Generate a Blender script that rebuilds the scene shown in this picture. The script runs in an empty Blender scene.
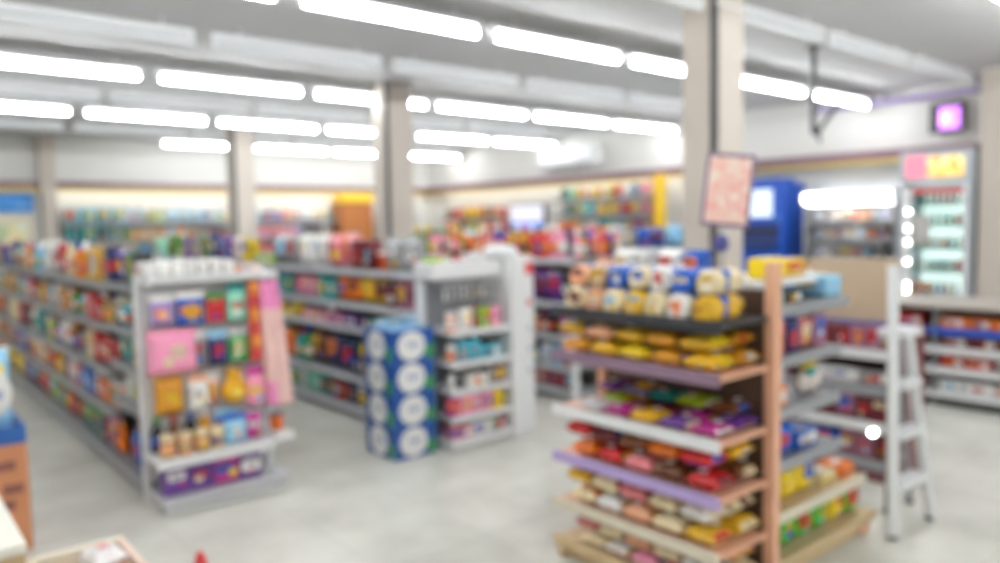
import bpy, bmesh, math, random
from mathutils import Matrix, Vector
R = random.Random(11)
PI = math.pi
scn = bpy.context.scene
COL = scn.collection

# ------------------------------------------------------------------ colours
C = dict(
 red=(.62,.035,.04), maroon=(.20,.03,.045), brown=(.22,.09,.04), orange=(.85,.25,.03), amber=(.70,.36,.04),
 gold=(.78,.50,.05), yellow=(.90,.68,.03), lime=(.45,.66,.05), green=(.05,.34,.09), olive=(.26,.26,.06),
 teal=(.02,.36,.36), cyan=(.12,.55,.68), blue=(.03,.15,.55), navy=(.025,.04,.17), purple=(.18,.07,.33),
 magenta=(.55,.06,.33), pink=(.90,.33,.50), peach=(.86,.50,.33), cream=(.85,.74,.50), tan=(.55,.38,.20),
 white=(.86,.85,.82), grey=(.38,.38,.39), black=(.025,.025,.03), mauve=(.42,.20,.28), lavender=(.50,.38,.70),
 skyblue=(.38,.66,.85), mint=(.35,.75,.58), silver=(.6,.6,.62), rose=(.75,.28,.30))

C = {k: v if k in ('white','silver','pink') else tuple(x**1.22 for x in v) for k, v in C.items()}
# ------------------------------------------------------------------ materials
def nodes(name):
    m = bpy.data.materials.new(name); m.use_nodes = True
    nt = m.node_tree; b = nt.nodes['Principled BSDF']
    return m, nt, b
def mat(name, col, rough=.5, metal=0, var=.06, scale=14, bump=0, coat=0, emit=0, ecol=None, alpha=None):
    m, nt, b = nodes(name)
    tc = nt.nodes.new('ShaderNodeTexCoord'); nz = nt.nodes.new('ShaderNodeTexNoise')
    nz.inputs['Scale'].default_value = scale; nz.inputs['Detail'].default_value = 3
    nt.links.new(tc.outputs['Object'], nz.inputs['Vector'])
    mx = nt.nodes.new('ShaderNodeMix'); mx.data_type = 'RGBA'
    mx.inputs['A'].default_value = tuple(max(0, c*(1-var)) for c in col)+(1,)
    mx.inputs['B'].default_value = tuple(min(1, c*(1+var)) for c in col)+(1,)
    nt.links.new(nz.outputs['Fac'], mx.inputs['Factor'])
    nt.links.new(mx.outputs['Result'], b.inputs['Base Color'])
    b.inputs['Roughness'].default_value = rough; b.inputs['Metallic'].default_value = metal
    b.inputs['Coat Weight'].default_value = coat
    if bump:
        bp = nt.nodes.new('ShaderNodeBump'); bp.inputs['Strength'].default_value = bump
        nt.links.new(nz.outputs['Fac'], bp.inputs['Height']); nt.links.new(bp.outputs['Normal'], b.inputs['Normal'])
    if emit:
        b.inputs['Emission Color'].default_value = (ecol or col)+(1,); b.inputs['Emission Strength'].default_value = emit
    return m
def film(name, rough=.3, patch=True, bump=.0, px=.0, pz=.5, rad=.30, second=None):
    """wrapper whose colour is the object's own colour, with a printed patch"""
    m, nt, b = nodes(name)
    oi = nt.nodes.new('ShaderNodeObjectInfo'); tc = nt.nodes.new('ShaderNodeTexCoord')
    src = oi.outputs['Color']
    if patch:
        gm = nt.nodes.new('ShaderNodeSeparateXYZ'); nt.links.new(tc.outputs['Generated'], gm.inputs[0])
        def mth(op, *args):
            n = nt.nodes.new('ShaderNodeMath'); n.operation = op
            for i, v in enumerate(args):
                if isinstance(v, bpy.types.NodeSocket): nt.links.new(v, n.inputs[i])
                else: n.inputs[i].default_value = v
            return n.outputs[0]
        rnd = oi.outputs['Random']
        def rr(k, lo, hi): return mth('MULTIPLY_ADD', mth('FRACT', mth('MULTIPLY', rnd, k)), hi-lo, lo)
        def ell(cx, cz, rx, rz, pw):
            dx = mth('POWER', mth('ABSOLUTE', mth('DIVIDE', mth('SUBTRACT', gm.outputs['X'], cx), rx)), pw)
            dz = mth('POWER', mth('ABSOLUTE', mth('DIVIDE', mth('SUBTRACT', gm.outputs['Z'], cz), rz)), pw)
            return mth('LESS_THAN', mth('ADD', dx, dz), 1)
        px_, pz_ = rr(7.13,.38,.62), rr(13.7,pz-.06,pz+.12)
        inside = ell(px_, pz_, rr(23.1,rad*.6,rad*1.5), rr(31.9,rad*.35,rad*.95), rr(41.3,1.3,6))
        spot = ell(rr(53.9,.22,.78), rr(61.7,.22,.42), rr(71.1,.08,.2), rr(83.3,.06,.13), 3)
        lines = mth('MULTIPLY', mth('LESS_THAN', mth('FRACT', mth('MULTIPLY', gm.outputs['Z'], 19)), .42), ell(px_, pz_, .2, .11, 6))
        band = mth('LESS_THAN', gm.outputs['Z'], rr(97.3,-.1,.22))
        cols = second or ['white','gold','yellow','red','orange','skyblue','maroon','cream','red','blue']
        def ramp_(val):
            ramp = nt.nodes.new('ShaderNodeValToRGB'); cr = ramp.color_ramp; cr.interpolation = 'CONSTANT'
            cr.elements[0].position = 0; cr.elements[0].color = C[cols[0]]+(1,)
            cr.elements[1].position = 1/len(cols); cr.elements[1].color = C[cols[1]]+(1,)
            for i, c in enumerate(cols[2:], 2):
                e = cr.elements.new(i/len(cols)); e.color = C[c]+(1,)
            nt.links.new(val, ramp.inputs[0]); return ramp.outputs[0]
        def mixc(f, a, bb):
            n = nt.nodes.new('ShaderNodeMix'); n.data_type = 'RGBA'
            nt.links.new(f, n.inputs['Factor']); nt.links.new(a, n.inputs['A']); nt.links.new(bb, n.inputs['B']); return n.outputs['Result']
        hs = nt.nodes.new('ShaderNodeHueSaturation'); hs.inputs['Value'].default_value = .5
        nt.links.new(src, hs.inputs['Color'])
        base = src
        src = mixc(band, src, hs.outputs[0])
        src = mixc(inside, src, ramp_(rnd))
        src = mixc(spot, src, ramp_(mth('FRACT', mth('MULTIPLY', rnd, 5.37))))
        src = mixc(lines, src, hs.outputs[0])
    nt.links.new(src, b.inputs['Base Color']); b.inputs['Roughness'].default_value = rough
    if bump:
        nz = nt.nodes.new('ShaderNodeTexNoise'); nz.inputs['Scale'].default_value = 28
        nt.links.new(tc.outputs['Object'], nz.inputs['Vector'])
        bp = nt.nodes.new('ShaderNodeBump'); bp.inputs['Strength'].default_value = bump; bp.inputs['Distance'].default_value = .02
        nt.links.new(nz.outputs['Fac'], bp.inputs['Height']); nt.links.new(bp.outputs['Normal'], b.inputs['Normal'])
    return m
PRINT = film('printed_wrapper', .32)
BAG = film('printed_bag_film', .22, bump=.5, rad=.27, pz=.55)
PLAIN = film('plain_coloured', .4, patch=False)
GLOSS = film('glossy_plain', .15, patch=False)

def floor_mat():
    m, nt, b = nodes('polished_floor_tiles')
    tc = nt.nodes.new('ShaderNodeTexCoord')
    br = nt.nodes.new('ShaderNodeTexBrick'); br.offset = 0; br.inputs['Scale'].default_value = 1
    br.inputs['Brick Width'].default_value = .6; br.inputs['Row Height'].default_value = .6
    br.inputs['Mortar Size'].default_value = .004
    br.inputs['Color1'].default_value = (.70,.695,.63,1); br.inputs['Color2'].default_value = (.67,.665,.605,1)
    br.inputs['Mortar'].default_value = (.56,.55,.50,1)
    nt.links.new(tc.outputs['Object'], br.inputs['Vector'])
    nz = nt.nodes.new('ShaderNodeTexNoise'); nz.inputs['Scale'].default_value = 2.2; nz.inputs['Detail'].default_value = 5
    nt.links.new(tc.outputs['Object'], nz.inputs['Vector'])
    rp = nt.nodes.new('ShaderNodeValToRGB'); rp.color_ramp.elements[0].color = (.80,.80,.78,1); rp.color_ramp.elements[1].color = (1.08,1.08,1.08,1)
    rp.color_ramp.elements[0].position = .3; rp.color_ramp.elements[1].position = .7
    nt.links.new(nz.outputs['Fac'], rp.inputs[0])
    mx = nt.nodes.new('ShaderNodeMix'); mx.data_type = 'RGBA'; mx.blend_type = 'MULTIPLY'; mx.inputs['Factor'].default_value = 1
    nt.links.new(br.outputs['Color'], mx.inputs['A']); nt.links.new(rp.outputs[0], mx.inputs['B'])
    nt.links.new(mx.outputs['Result'], b.inputs['Base Color']); b.inputs['Roughness'].default_value = .27
    return m
def pic_mat(name, c1, c2, c3, scale=6, rough=.4, emit=0):
    """mottled picture print: three colours in blobs"""
    m, nt, b = nodes(name)
    tc = nt.nodes.new('ShaderNodeTexCoord'); nz = nt.nodes.new('ShaderNodeTexVoronoi'); nz.inputs['Scale'].default_value = scale
    nt.links.new(tc.outputs['Object'], nz.inputs['Vector'])
    sp = nt.nodes.new('ShaderNodeSeparateColor'); nt.links.new(nz.outputs['Color'], sp.inputs[0])
    rp = nt.nodes.new('ShaderNodeValToRGB'); cr = rp.color_ramp
    cr.elements[0].color = c1+(1,); cr.elements[0].position = .25; cr.elements[1].color = c3+(1,); cr.elements[1].position = .8
    e = cr.elements.new(.5); e.color = c2+(1,)
    nt.links.new(sp.outputs[0], rp.inputs[0]); nt.links.new(rp.outputs[0], b.inputs['Base Color'])
    b.inputs['Roughness'].default_value = rough
    if emit:
        nt.links.new(rp.outputs[0], b.inputs['Emission Color']); b.inputs['Emission Strength'].default_value = emit
    return m
def glass_mat():
    m, nt, b = nodes('clear_glass')
    b.inputs['Base Color'].default_value = (.95,1,.98,1); b.inputs['Roughness'].default_value = .02
    b.inputs['Transmission Weight'].default_value = 1; b.inputs['IOR'].default_value = 1.1
    return m

M = dict(
 floor=floor_mat(), ceiling=mat('ceiling_board', (.52,.52,.525), .8, var=.06, scale=1.5),
 wall=mat('white_wall_paint', (.74,.735,.70), .7, var=.02, scale=2), stripe=mat('purple_brown_trim', (.20,.11,.14), .5),
 yellowtrim=mat('yellow_trim', (.75,.56,.12), .5), column=mat('beige_column_paint', (.56,.50,.44), .65, var=.03, scale=3),
 groove=mat('dark_rubber_joint', (.06,.06,.065), .6), metal=mat('grey_painted_steel', (.31,.32,.34), .4, metal=.2),
 rail=mat('pale_price_rail', (.31,.32,.34), .35), railw=mat('white_price_rail', (.66,.67,.70), .35), backp=mat('pegboard_panel', (.11,.11,.115), .6), white=mat('white_painted_steel', (.80,.81,.82), .35),
 dark=mat('black_plastic', (.03,.03,.034), .4), wood=mat('pale_salmon_wood', (.78,.43,.28), .5, var=.14, scale=9),
 blond=mat('blond_wood', (.62,.46,.26), .5, var=.14, scale=9), chrome=mat('brushed_steel', (.6,.6,.6), .3, metal=1),
 tube=mat('lit_fluorescent_tube', (1,1,1), .3, var=0, emit=47, ecol=(.96,.985,1)), deadtube=mat('unlit_tube_glass', (.82,.84,.86), .2, var=.01),
 housing=mat('white_batten_housing', (.78,.79,.80), .4, var=.01), warm=mat('warm_led_strip', (1,1,.9), .4, var=0, emit=5, ecol=(1,.95,.78)),
 beige=mat('beige_laminate', (.58,.45,.31), .5, var=.03), maroon=mat('maroon_laminate', (.18,.06,.065), .45, var=.08),
 bluep=mat('cobalt_blue_panel', (.015,.09,.50), .35), bluebox=mat('blue_carton_print', (.012,.075,.32), .3, var=.1),
 whiteink=mat('white_print', (.80,.80,.78), .35, var=.04), greenink=mat('green_print', (.05,.30,.10), .35), greyink=mat('blue_grey_print', (.30,.36,.52), .4),
 lightblue=mat('pale_blue_print', (.30,.55,.80), .4, var=.2, scale=40), glass=glass_mat(),
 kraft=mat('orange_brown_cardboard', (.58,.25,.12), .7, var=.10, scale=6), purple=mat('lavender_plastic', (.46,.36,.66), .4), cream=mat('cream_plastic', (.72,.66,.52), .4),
 duskpurple=mat('dusky_purple_rail', (.26,.17,.24), .4), orangep=mat('orange_panel', (.42,.15,.04), .5, var=.1), yellowp=mat('yellow_sign_board', (.92,.58,.02), .4),
 redp=mat('red_plastic', (.60,.04,.05), .35), coolglow=mat('cooler_lamp', (1,1,1), .3, var=0, emit=9, ecol=(1,1,1)),
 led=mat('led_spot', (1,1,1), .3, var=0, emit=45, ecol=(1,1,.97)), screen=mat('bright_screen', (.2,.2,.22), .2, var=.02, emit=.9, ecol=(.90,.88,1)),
 bluescreen=mat('blue_screen_band', (.05,.2,.8), .2, var=0, emit=.9, ecol=(.12,.35,1)), pinkscreen=mat('violet_screen', (.6,.15,.8), .2, var=0, emit=1.6, ecol=(.62,.2,1)),
 pinkscreen2=mat('pink_screen_block', (.9,.3,.7), .2, var=0, emit=1.8, ecol=(1,.36,.8)), kioskscreen=mat('pale_kiosk_screen', (.8,.9,1), .2, var=.05, emit=.55, ecol=(.75,.88,1)),
 fridgein=mat('fridge_liner', (.62,.70,.69), .4, var=.03), header=pic_mat('header_picture', (.95,.50,.12), (.95,.72,.18), (.95,.85,.45), 9, emit=.5), headerpink=mat('pink_header_print', (.90,.25,.35), .4, emit=.5),
 poster=pic_mat('poster_picture', (.92,.60,.50), (.95,.82,.70), (.90,.48,.42), 34), posterpale=pic_mat('pale_fruit_poster', (.78,.82,.60), (.85,.72,.35), (.45,.60,.38), 3),
 banner=mat('azure_banner', (.01,.25,.72), .5, var=.08), brownwall=mat('brown_door_panel', (.20,.12,.09), .5), tissue=mat('crinkled_white_film', (.84,.80,.80), .15, bump=.6, scale=30))

# ------------------------------------------------------------------ mesh helpers
def box(bm, c, s, mi=0, bev=0, rot=None):
    mtx = Matrix.Translation(c) @ (rot or Matrix.Identity(4)) @ Matrix.Diagonal((s[0], s[1], s[2], 1))
    r = bmesh.ops.create_cube(bm, size=1, matrix=mtx)
    vs = r['verts']
    fs = list({f for v in vs for f in v.link_faces}); 
    for f in fs: f.material_index = mi
    if bev:
        es = list({e for v in vs for e in v.link_edges})
        rb = bmesh.ops.bevel(bm, geom=es, offset=bev, segments=2, affect='EDGES', profile=.6)
        for f in rb['faces']: f.material_index = mi
def span(bm, a, b, mi=0, bev=0):
    box(bm, [(a[i]+b[i])/2 for i in range(3)], [abs(b[i]-a[i]) for i in range(3)], mi, bev)
def tube(bm, p, q, r0, r1=None, n=12, mi=0, cap=True):
    p, q = Vector(p), Vector(q); d = q-p; r1 = r0 if r1 is None else r1
    rot = d.to_track_quat('Z', 'Y').to_matrix().to_4x4()
    r = bmesh.ops.create_cone(bm, cap_ends=cap, segments=n, radius1=r0, radius2=r1, depth=d.length, matrix=Matrix.Translation((p+q)/2) @ rot)
    for f in {f for v in r['verts'] for f in v.link_faces}: f.material_index = mi
def lathe(bm, prof, n=16, mi=0, sx=1, sy=1):
    rings = []
    for r, z in prof:
        rings.append([bm.verts.new((r*sx*math.cos(2*PI*k/n), r*sy*math.sin(2*PI*k/n), z)) for k in range(n)])
    for a, b in zip(rings, rings[1:]):
        for k in range(n):
            f = bm.faces.new((a[k], a[(k+1) % n], b[(k+1) % n], b[k])); f.material_index = mi; f.smooth = True
    for ring, fl in ((rings[0], True), (rings[-1], False)):
        f = bm.faces.new(ring[::-1] if fl else ring); f.material_index = mi
def pillow(bm, w, h, t, lumps=0, seed=0, mi=0, nx=14, nz=16, crimp=.06, z0=0):
    """a filled film bag: two bulging skins meeting in flat crimped ends"""
    rr = random.Random(seed)
    ph = [(rr.uniform(0, 6), rr.uniform(0, 6)) for _ in range(3)]
    def skin(sg):
        g = []
        for j in range(nz+1):
            v = j/nz; row = []
            for i in range(nx+1):
                u = i/nx
                vv = min(1, max(0, (v-crimp)/(1-2*crimp)))
                bul = (max(0, 1-(2*u-1)**4))**.55 * (max(0, 1-(2*vv-1)**4))**.6
                if v <= crimp or v >= 1-crimp: bul = 0
                wob = 1
                if lumps: wob += .22*math.sin(lumps*2*PI*u+ph[0][0])*math.sin((lumps+1)*PI*v+ph[0][1])
                wob += .10*math.sin(9*u+ph[1][0])*math.sin(11*v+ph[1][1])
                x = (u-.5)*w*(1-.06*math.sin(PI*vv))
                row.append((x, sg*(.5*t*bul*wob+.001), z0+v*h))
            g.append(row)
        return g
    f0, f1 = skin(-1), skin(1)
    mxy = max(abs(p[1]) for r in f0+f1 for p in r); kf = min(1, .5*t/mxy)
    f0, f1 = ([[(p[0], p[1]*kf, p[2]) for p in r] for r in g] for g in (f0, f1))
    A = [[bm.verts.new(p) for p in r] for r in f0]; B = [[bm.verts.new(p) for p in r] for r in f1]
    for j in range(nz):
        for i in range(nx):
            for G, fl in ((A, False), (B, True)):
                q = (G[j][i], G[j][i+1], G[j+1][i+1], G[j+1][i])
                f = bm.faces.new(q[::-1] if fl else q); f.smooth = True; f.material_index = mi
    ring = [(0, i) for i in range(nx+1)]+[(j, nx) for j in range(1, nz+1)]+[(nz, i) for i in range(nx-1, -1, -1)]+[(j, 0) for j in range(nz-1, 0, -1)]
    for k in range(len(ring)):
        a, b = ring[k], ring[(k+1) % len(ring)]
        f = bm.faces.new((A[b[0]][b[1]], A[a[0]][a[1]], B[a[0]][a[1]], B[b[0]][b[1]])); f.material_index = mi
def mesh_of(name, bm, mats):
    bmesh.ops.recalc_face_normals(bm, faces=bm.faces)
    me = bpy.data.meshes.new(name); bm.to_mesh(me); bm.free()
    for m in (mats if isinstance(mats, (list, tuple)) else [mats]): me.materials.append(m)
    return me
def link(name, me, parent=None, loc=(0,0,0), color=None):
    o = bpy.data.objects.new(name, me); COL.objects.link(o); o.location = loc
    if parent: o.parent = parent
    if color: o.color = tuple(color)+(1,)
    return o
def part(name, fn, mats, parent, loc=(0,0,0)):
    bm = bmesh.new(); fn(bm); return link(name, mesh_of(name, bm, mats), parent, loc)
def thing(name, label, cat, loc=(0,0,0), rz=0, group=None):
    o = bpy.data.objects.new(name, None); o.empty_display_size = .1; COL.objects.link(o); o.location = loc; o.rotation_euler = (0,0,rz)
    o['label'] = label; o['category'] = cat
    if group: o['group'] = group
    return o
def tag(o, label, cat, group=None):
    o['label'] = label; o['category'] = cat
    if group: o['group'] = group
    return o
def struct(name, fn, mats, parent=None):
    o = part(name, fn, mats, parent); o['kind'] = 'structure'; return o
def copy_tree(o, parent=None):
    c = o.copy(); COL.objects.link(c); c.parent = parent
    for ch in o.children: copy_tree(ch, c)
    return c

# ------------------------------------------------------------------ room shell
X0, X1, Y0, Y1, CZ = -3.0, 10.8, -3.0, 15.5, 3.27
struct('floor', lambda b: span(b, (X0-.1,Y0-.1,-.1), (X1+.1,Y1+.1,0)), M['floor'])
struct('ceiling', lambda b: span(b, (X0-.1,Y0-.1,CZ), (X1+.1,Y1+.1,CZ+.1)), M['ceiling'])
struct('wall_back', lambda b: span(b, (X0-.1,Y1,0), (X1+.1,Y1+.1,CZ)), M['wall'])
struct('wall_right', lambda b: span(b, (X1,Y0,0), (X1+.1,Y1,CZ)), M['wall'])
struct('wall_left', lambda b: span(b, (X0-.1,Y0,0), (X0,Y1,CZ)), M['wall'])
struct('wall_front', lambda b: span(b, (X0-.1,Y0-.1,0), (X1+.1,Y0,CZ)), M['wall'])
# projecting valance that runs round the sales floor, with its warm lamp strip behind it
def valance(b): span(b, (X0,Y1-.20,2.365), (X1,Y1,2.48), 0, .006); span(b, (X0,Y1-.20,2.315), (X1,Y1-.185,2.364), 1)
struct('trim_1', valance, [M['stripe'], M['yellowtrim']])
def valance2(b): span(b, (X1-.20,3.5,2.355), (X1,Y1-.2,2.49), 0, .006); span(b, (X1-.20,3.5,2.315), (X1-.185,Y1-.2,2.354), 1)
struct('trim_2', valance2, [M['stripe'], M['yellowtrim']])
struct('trim_3', lambda b: span(b, (2.56,Y1-.24,0), (2.80,Y1,CZ), 0, .01), M['column'])
struct('trim_4', lambda b: span(b, (10.12,3.02,0), (X1,3.30,CZ), 0, .01), M['column'])
struct('wall_panel', lambda b: span(b, (10.16,2.2,0), (X1,3.0,CZ), 0, .01), M['brownwall']).name = 'trim_5'
t = thing('lamp_strip', 'warm lamp strip tucked under the valance of the far wall', 'lamp', (0,0,0))
for xa, xb in ((2.8,6.7),(6.8,10.55)): part('diffuser', lambda b: span(b, (xa,Y1-.16,2.335), (xb,Y1-.10,2.364)), M['warm'], t)
t = thing('lamp_strip', 'warm lamp strip tucked under the valance of the right wall', 'lamp', (0,0,0))
for ya, yb in ((7.0,10.5),(10.6,14.6)): part('diffuser', lambda b: span(b, (X1-.16,ya,2.325), (X1-.10,yb,2.354)), M['warm'], t)
# columns
for i, (y, lab) in enumerate(((3.27,'nearest beige square column behind the bread rack, with the poster in front'),(7.70,'middle beige square column rising behind the centre gondola'),(12.35,'farthest beige square column near the far wall'))):
    t = thing('column', lab, 'column', (4.8,y,0))
    part('shaft', lambda b: span(b, (.035,.035,0), (.36,.28,CZ), 0, .006), M['column'], t)
    part('cladding', lambda b: (span(b, (0,.05,0), (.035,.28,CZ), 0, .004), span(b, (.05,0,0), (.36,.035,CZ), 0, .004)), M['column'], t)
    part('corner_joint', lambda b: span(b, (.01,.01,0), (.05,.05,CZ)), M['groove'], t)

# ------------------------------------------------------------------ ceiling battens
def batten_proto(lit, L):
    t = bpy.data.objects.new('fluorescent_light', None); COL.objects.link(t)
    def hb(b):
        w = .075 if lit else .036
        pr = [(-w,-.004),(-w*.45,.055),(w*.45,.055),(w,-.004),(w*.4,.010),(-w*.4,.010)]
        vs0 = [b.verts.new((-L/2,y,z+.045)) for y, z in pr]; vs1 = [b.verts.new((L/2,y,z+.045)) for y, z in pr]
        n = len(pr)
        for k in range(n): b.faces.new((vs0[k], vs0[(k+1)%n], vs1[(k+1)%n], vs1[k]))
        b.faces.new(vs0[::-1]); b.faces.new(vs1)
        for sx in (-.35,.35): tube(b, (sx*L,0,.095), (sx*L,0,.17), .008, n=8)
    part('housing', hb, M['housing'], t)
    part('tube', lambda b: tube(b, (-L/2+.03,0,0), (L/2-.03,0,0), .025, n=10), M['tube' if lit else 'deadtube'], t)
    for s in (-1,1): part('lamp_holder', lambda b: span(b, (s*(L/2-.03),-.018,-.024), (s*L/2,.018,.05), 0, .004), M['housing'], t)
    return t
ORD = ['','first','second','third','fourth','fifth','sixth','seventh','eighth','ninth','tenth','eleventh','twelfth','thirteenth','fourteenth','fifteenth','sixteenth','seventeenth','eighteenth','nineteenth','twentieth']
def ordw(n):
    if n <= 20: return ORD[n]
    tens = {2:'twenty',3:'thirty',4:'forty'}[n//10]; u = n % 10
    return {'twenty':'twentieth','thirty':'thirtieth','forty':'fortieth'}[tens] if u == 0 else tens+' '+ORD[u]
TZ = 3.09
rows = [(-1.4,True,2.2,1.68,'row behind the viewer',-2.6,10), (1.9,True,2.55,1.68,'nearest lit row',-2.6,10.5), (3.3,False,3.05,1.70,'nearest unlit row',2.9,10.5), (4.82,True,.62,1.67,'second lit row',-2.5,10.75),
        (6.35,False,.55,1.72,'second unlit row',-1,10.7), (8.05,True,.66,1.68,'third lit row',-1.3,10.75), (9.7,False,.6,1.73,'third unlit row',.4,10.6), (10.88,True,.60,1.68,'fourth lit row',-1.1,10.75), (12.7,False,.8,1.73,'fourth unlit row',1.4,10.6), (14.0,True,4.15,1.64,'farthest lit row',4.1,10.75)]
protos = {}
for y, lit, x0, p, nm, xa, xb in rows:
    k = (lit, p)
    n = 0; x = x0
    while x-p > xa: x -= p
    while x+p <= xb+.06:
        n += 1
        if k not in protos: o = protos[k] = batten_proto(lit, p-.15)
        else: o = copy_tree(protos[k])
        o.location = (x+p/2, y, TZ)
        o['label'] = f"{'lit white' if lit else 'unlit'} ceiling tube light, {ordw(n)} from the left in the {nm}"
        o['category'] = 'ceiling light'; o['group'] = 'lit ceiling tubes' if lit else 'unlit ceiling tubes'
        x += p

# ------------------------------------------------------------------ product prototypes (unit-size real goods, standing on z = 0, front towards -y)
proto_def = {}
def shelfbox(b, w, d, h): box(b, (0,0,h/2), (w,d,h), 0, .004)
def reg(kind, root_fn, mats, dims, words, cat, parts=()):
    bm = bmesh.new(); root_fn(bm); me = mesh_of(words.replace(' ', '_'), bm, mats)
    ps = []
    for pn, pf, pm, pc in parts:
        b2 = bmesh.new(); pf(b2); ps.append((pn, mesh_of(pn, b2, pm), pc))
    proto_def[kind] = (me, ps, dims, words, cat)
reg('box', lambda b: shelfbox(b,.12,.09,.19), PRINT, (.12,.09,.19), 'snack box', 'box', [('lid_flap', lambda b: box(b, (0,0,.1915), (.112,.045,.003)), PLAIN, None)])
reg('flat', lambda b: shelfbox(b,.17,.12,.07), PRINT, (.17,.12,.07), 'flat carton', 'carton', [('label', lambda b: box(b, (.045,-.0605,.035), (.05,.002,.04)), PLAIN, 'white')])
reg('bottle', lambda b: lathe(b, [(.001,0),(.033,0),(.037,.01),(.037,.14),(.033,.165),(.016,.20),(.014,.225)]), GLOSS, (.078,.078,.25), 'bottle', 'bottle',
    [('cap', lambda b: lathe(b, [(.017,.215),(.018,.22),(.018,.246),(.015,.25)], 12), PLAIN, 'rand'), ('label', lambda b: lathe(b, [(.0375,.05),(.0378,.052),(.0378,.12),(.0375,.122)]), PRINT, 'rand')])
reg('flask', lambda b: lathe(b, [(.001,0),(.04,0),(.046,.012),(.047,.12),(.036,.17),(.018,.19)], sx=1, sy=.6), GLOSS, (.098,.062,.22), 'shampoo bottle', 'bottle',
    [('cap', lambda b: lathe(b, [(.02,.185),(.021,.19),(.019,.215),(.012,.22)], 12), PLAIN, 'rand'), ('label', lambda b: lathe(b, [(.0474,.035),(.0478,.037),(.0478,.11),(.0474,.112)], sx=1, sy=.61), PRINT, 'rand')])
reg('jar', lambda b: lathe(b, [(.001,0),(.042,0),(.046,.01),(.046,.10),(.040,.115)]), GLOSS, (.096,.096,.145), 'jar', 'jar',
    [('lid', lambda b: lathe(b, [(.042,.112),(.044,.114),(.044,.14),(.040,.145)]), PLAIN, 'white'), ('label', lambda b: lathe(b, [(.0464,.025),(.0467,.027),(.0467,.09),(.0464,.092)]), PRINT, 'rand')])
reg('can', lambda b: lathe(b, [(.001,0),(.034,0),(.037,.006),(.037,.118),(.034,.124),(.001,.122)]), PRINT, (.078,.078,.125), 'tin can', 'can',
    [('rim', lambda b: lathe(b, [(.034,.1215),(.0355,.122),(.0355,.1265),(.033,.1265)]), M['chrome'], None)])
reg('pouch', lambda b: pillow(b,.16,.22,.075,0,3), BAG, (.165,.08,.22), 'snack pouch', 'pouch', [('seam', lambda b: span(b, (-.079,-.0025,.209), (.079,.0025,.2195)), PLAIN, 'rand')])
reg('tub', lambda b: lathe(b, [(.001,0),(.046,0),(.05,.006),(.058,.10),(.06,.105)]), PRINT, (.125,.125,.115), 'tub', 'tub', [('lid', lambda b: lathe(b, [(.061,.1025),(.063,.104),(.063,.112),(.05,.115)]), PLAIN, 'white')])
reg('tall', lambda b: lathe(b, [(.001,0),(.036,0),(.042,.012),(.043,.17),(.034,.22),(.018,.26),(.016,.28)]), GLOSS, (.09,.09,.33), 'tall drink bottle', 'bottle',
    [('cap', lambda b: lathe(b, [(.026,.268),(.03,.274),(.03,.32),(.022,.33)], 12), PLAIN, 'rand'), ('label', lambda b: lathe(b, [(.0434,.06),(.0438,.062),(.0438,.15),(.0434,.152)]), PRINT, 'rand')])
reg('bag', lambda b: pillow(b,.22,.26,.14,0,5), BAG, (.225,.15,.26), 'large bag', 'bag', [('seam', lambda b: span(b, (-.108,-.003,.247), (.108,.003,.2595)), PLAIN, 'rand')])
# baked goods lie on the shelf: length along local y (pointing out to the shopper)
def bun_pack(b, seed=1, w=.15, l=.25, h=.085):
    pillow(b, w, l, h, 3, seed, crimp=.05)
    bmesh.ops.transform(b, matrix=Matrix.Translation((0,l/2,h*.5)) @ Matrix.Rotation(PI/2, 4, 'X'), verts=b.verts)
reg('buns', lambda b: bun_pack(b), BAG, (.15,.25,.09), 'bag of buns', 'bread bag', [('price_sticker', lambda b: box(b, (.03,-.02,.0885), (.035,.045,.004)), PLAIN, 'white')])
reg('snackpack', lambda b: bun_pack(b, 6), BAG, (.15,.25,.09), 'snack pack', 'pack', [('price_sticker', lambda b: box(b, (.03,-.02,.0885), (.035,.045,.004)), PLAIN, 'white')])
def loaf(b):
    n, L = 18, .25
    prof = [(-.05,0),(.05,0),(.056,.03),(.058,.07),(.05,.10),(.028,.117),(0,.12),(-.028,.117),(-.05,.10),(-.058,.07),(-.056,.03)]
    rings = []
    for j in range(n+1):
        v = j/n; y = -L/2+L*v
        s = 1 if .08 < v < .72 else ((.88+.12*v/.08) if v <= .08 else max(.16, 1-((v-.72)/.28)**1.2*1.0))
        s *= 1+.02*math.sin(23*v)
        if v > .93: s = .16+(v-.93)*3.2
        rings.append([b.verts.new((x*s, y, .06+(z-.06)*s if v > .5 else z*s)) for x, z in prof])
    for a, c in zip(rings, rings[1:]):
        for k in range(len(prof)):
            f = b.faces.new((a[k], a[(k+1)%len(prof)], c[(k+1)%len(prof)], c[k])); f.smooth = True
    b.faces.new(rings[0][::-1]); b.faces.new(rings[-1])
reg('loaf', loaf, BAG, (.125,.26,.125), 'bagged loaf', 'bread bag', [('tie', lambda b: tube(b, (0,.1,.06), (0,.108,.06), .017, n=10), PLAIN, 'rand'), ('band', lambda b: (box(b, (0,-.045,.062), (.119,.05,.118), 0, .022),), PRINT, 'blue')])
reg('brick', lambda b: box(b, (0,0,.055), (.24,.12,.11), 0, .02), BAG, (.24,.12,.11), 'soft pack', 'pack', [('opening_strip', lambda b: box(b, (0,0,.1105), (.13,.035,.003)), PLAIN, 'white')])
# hanging goods: origin at the bag's bottom, flat, with a header card
reg('hang', lambda b: pillow(b,.13,.17,.04,0,8), BAG, (.13,.04,.21), 'hanging pack', 'pack', [('header_card', lambda b: span(b, (-.063,-.002,.163), (.063,.002,.208)), PLAIN, 'white')])

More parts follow.
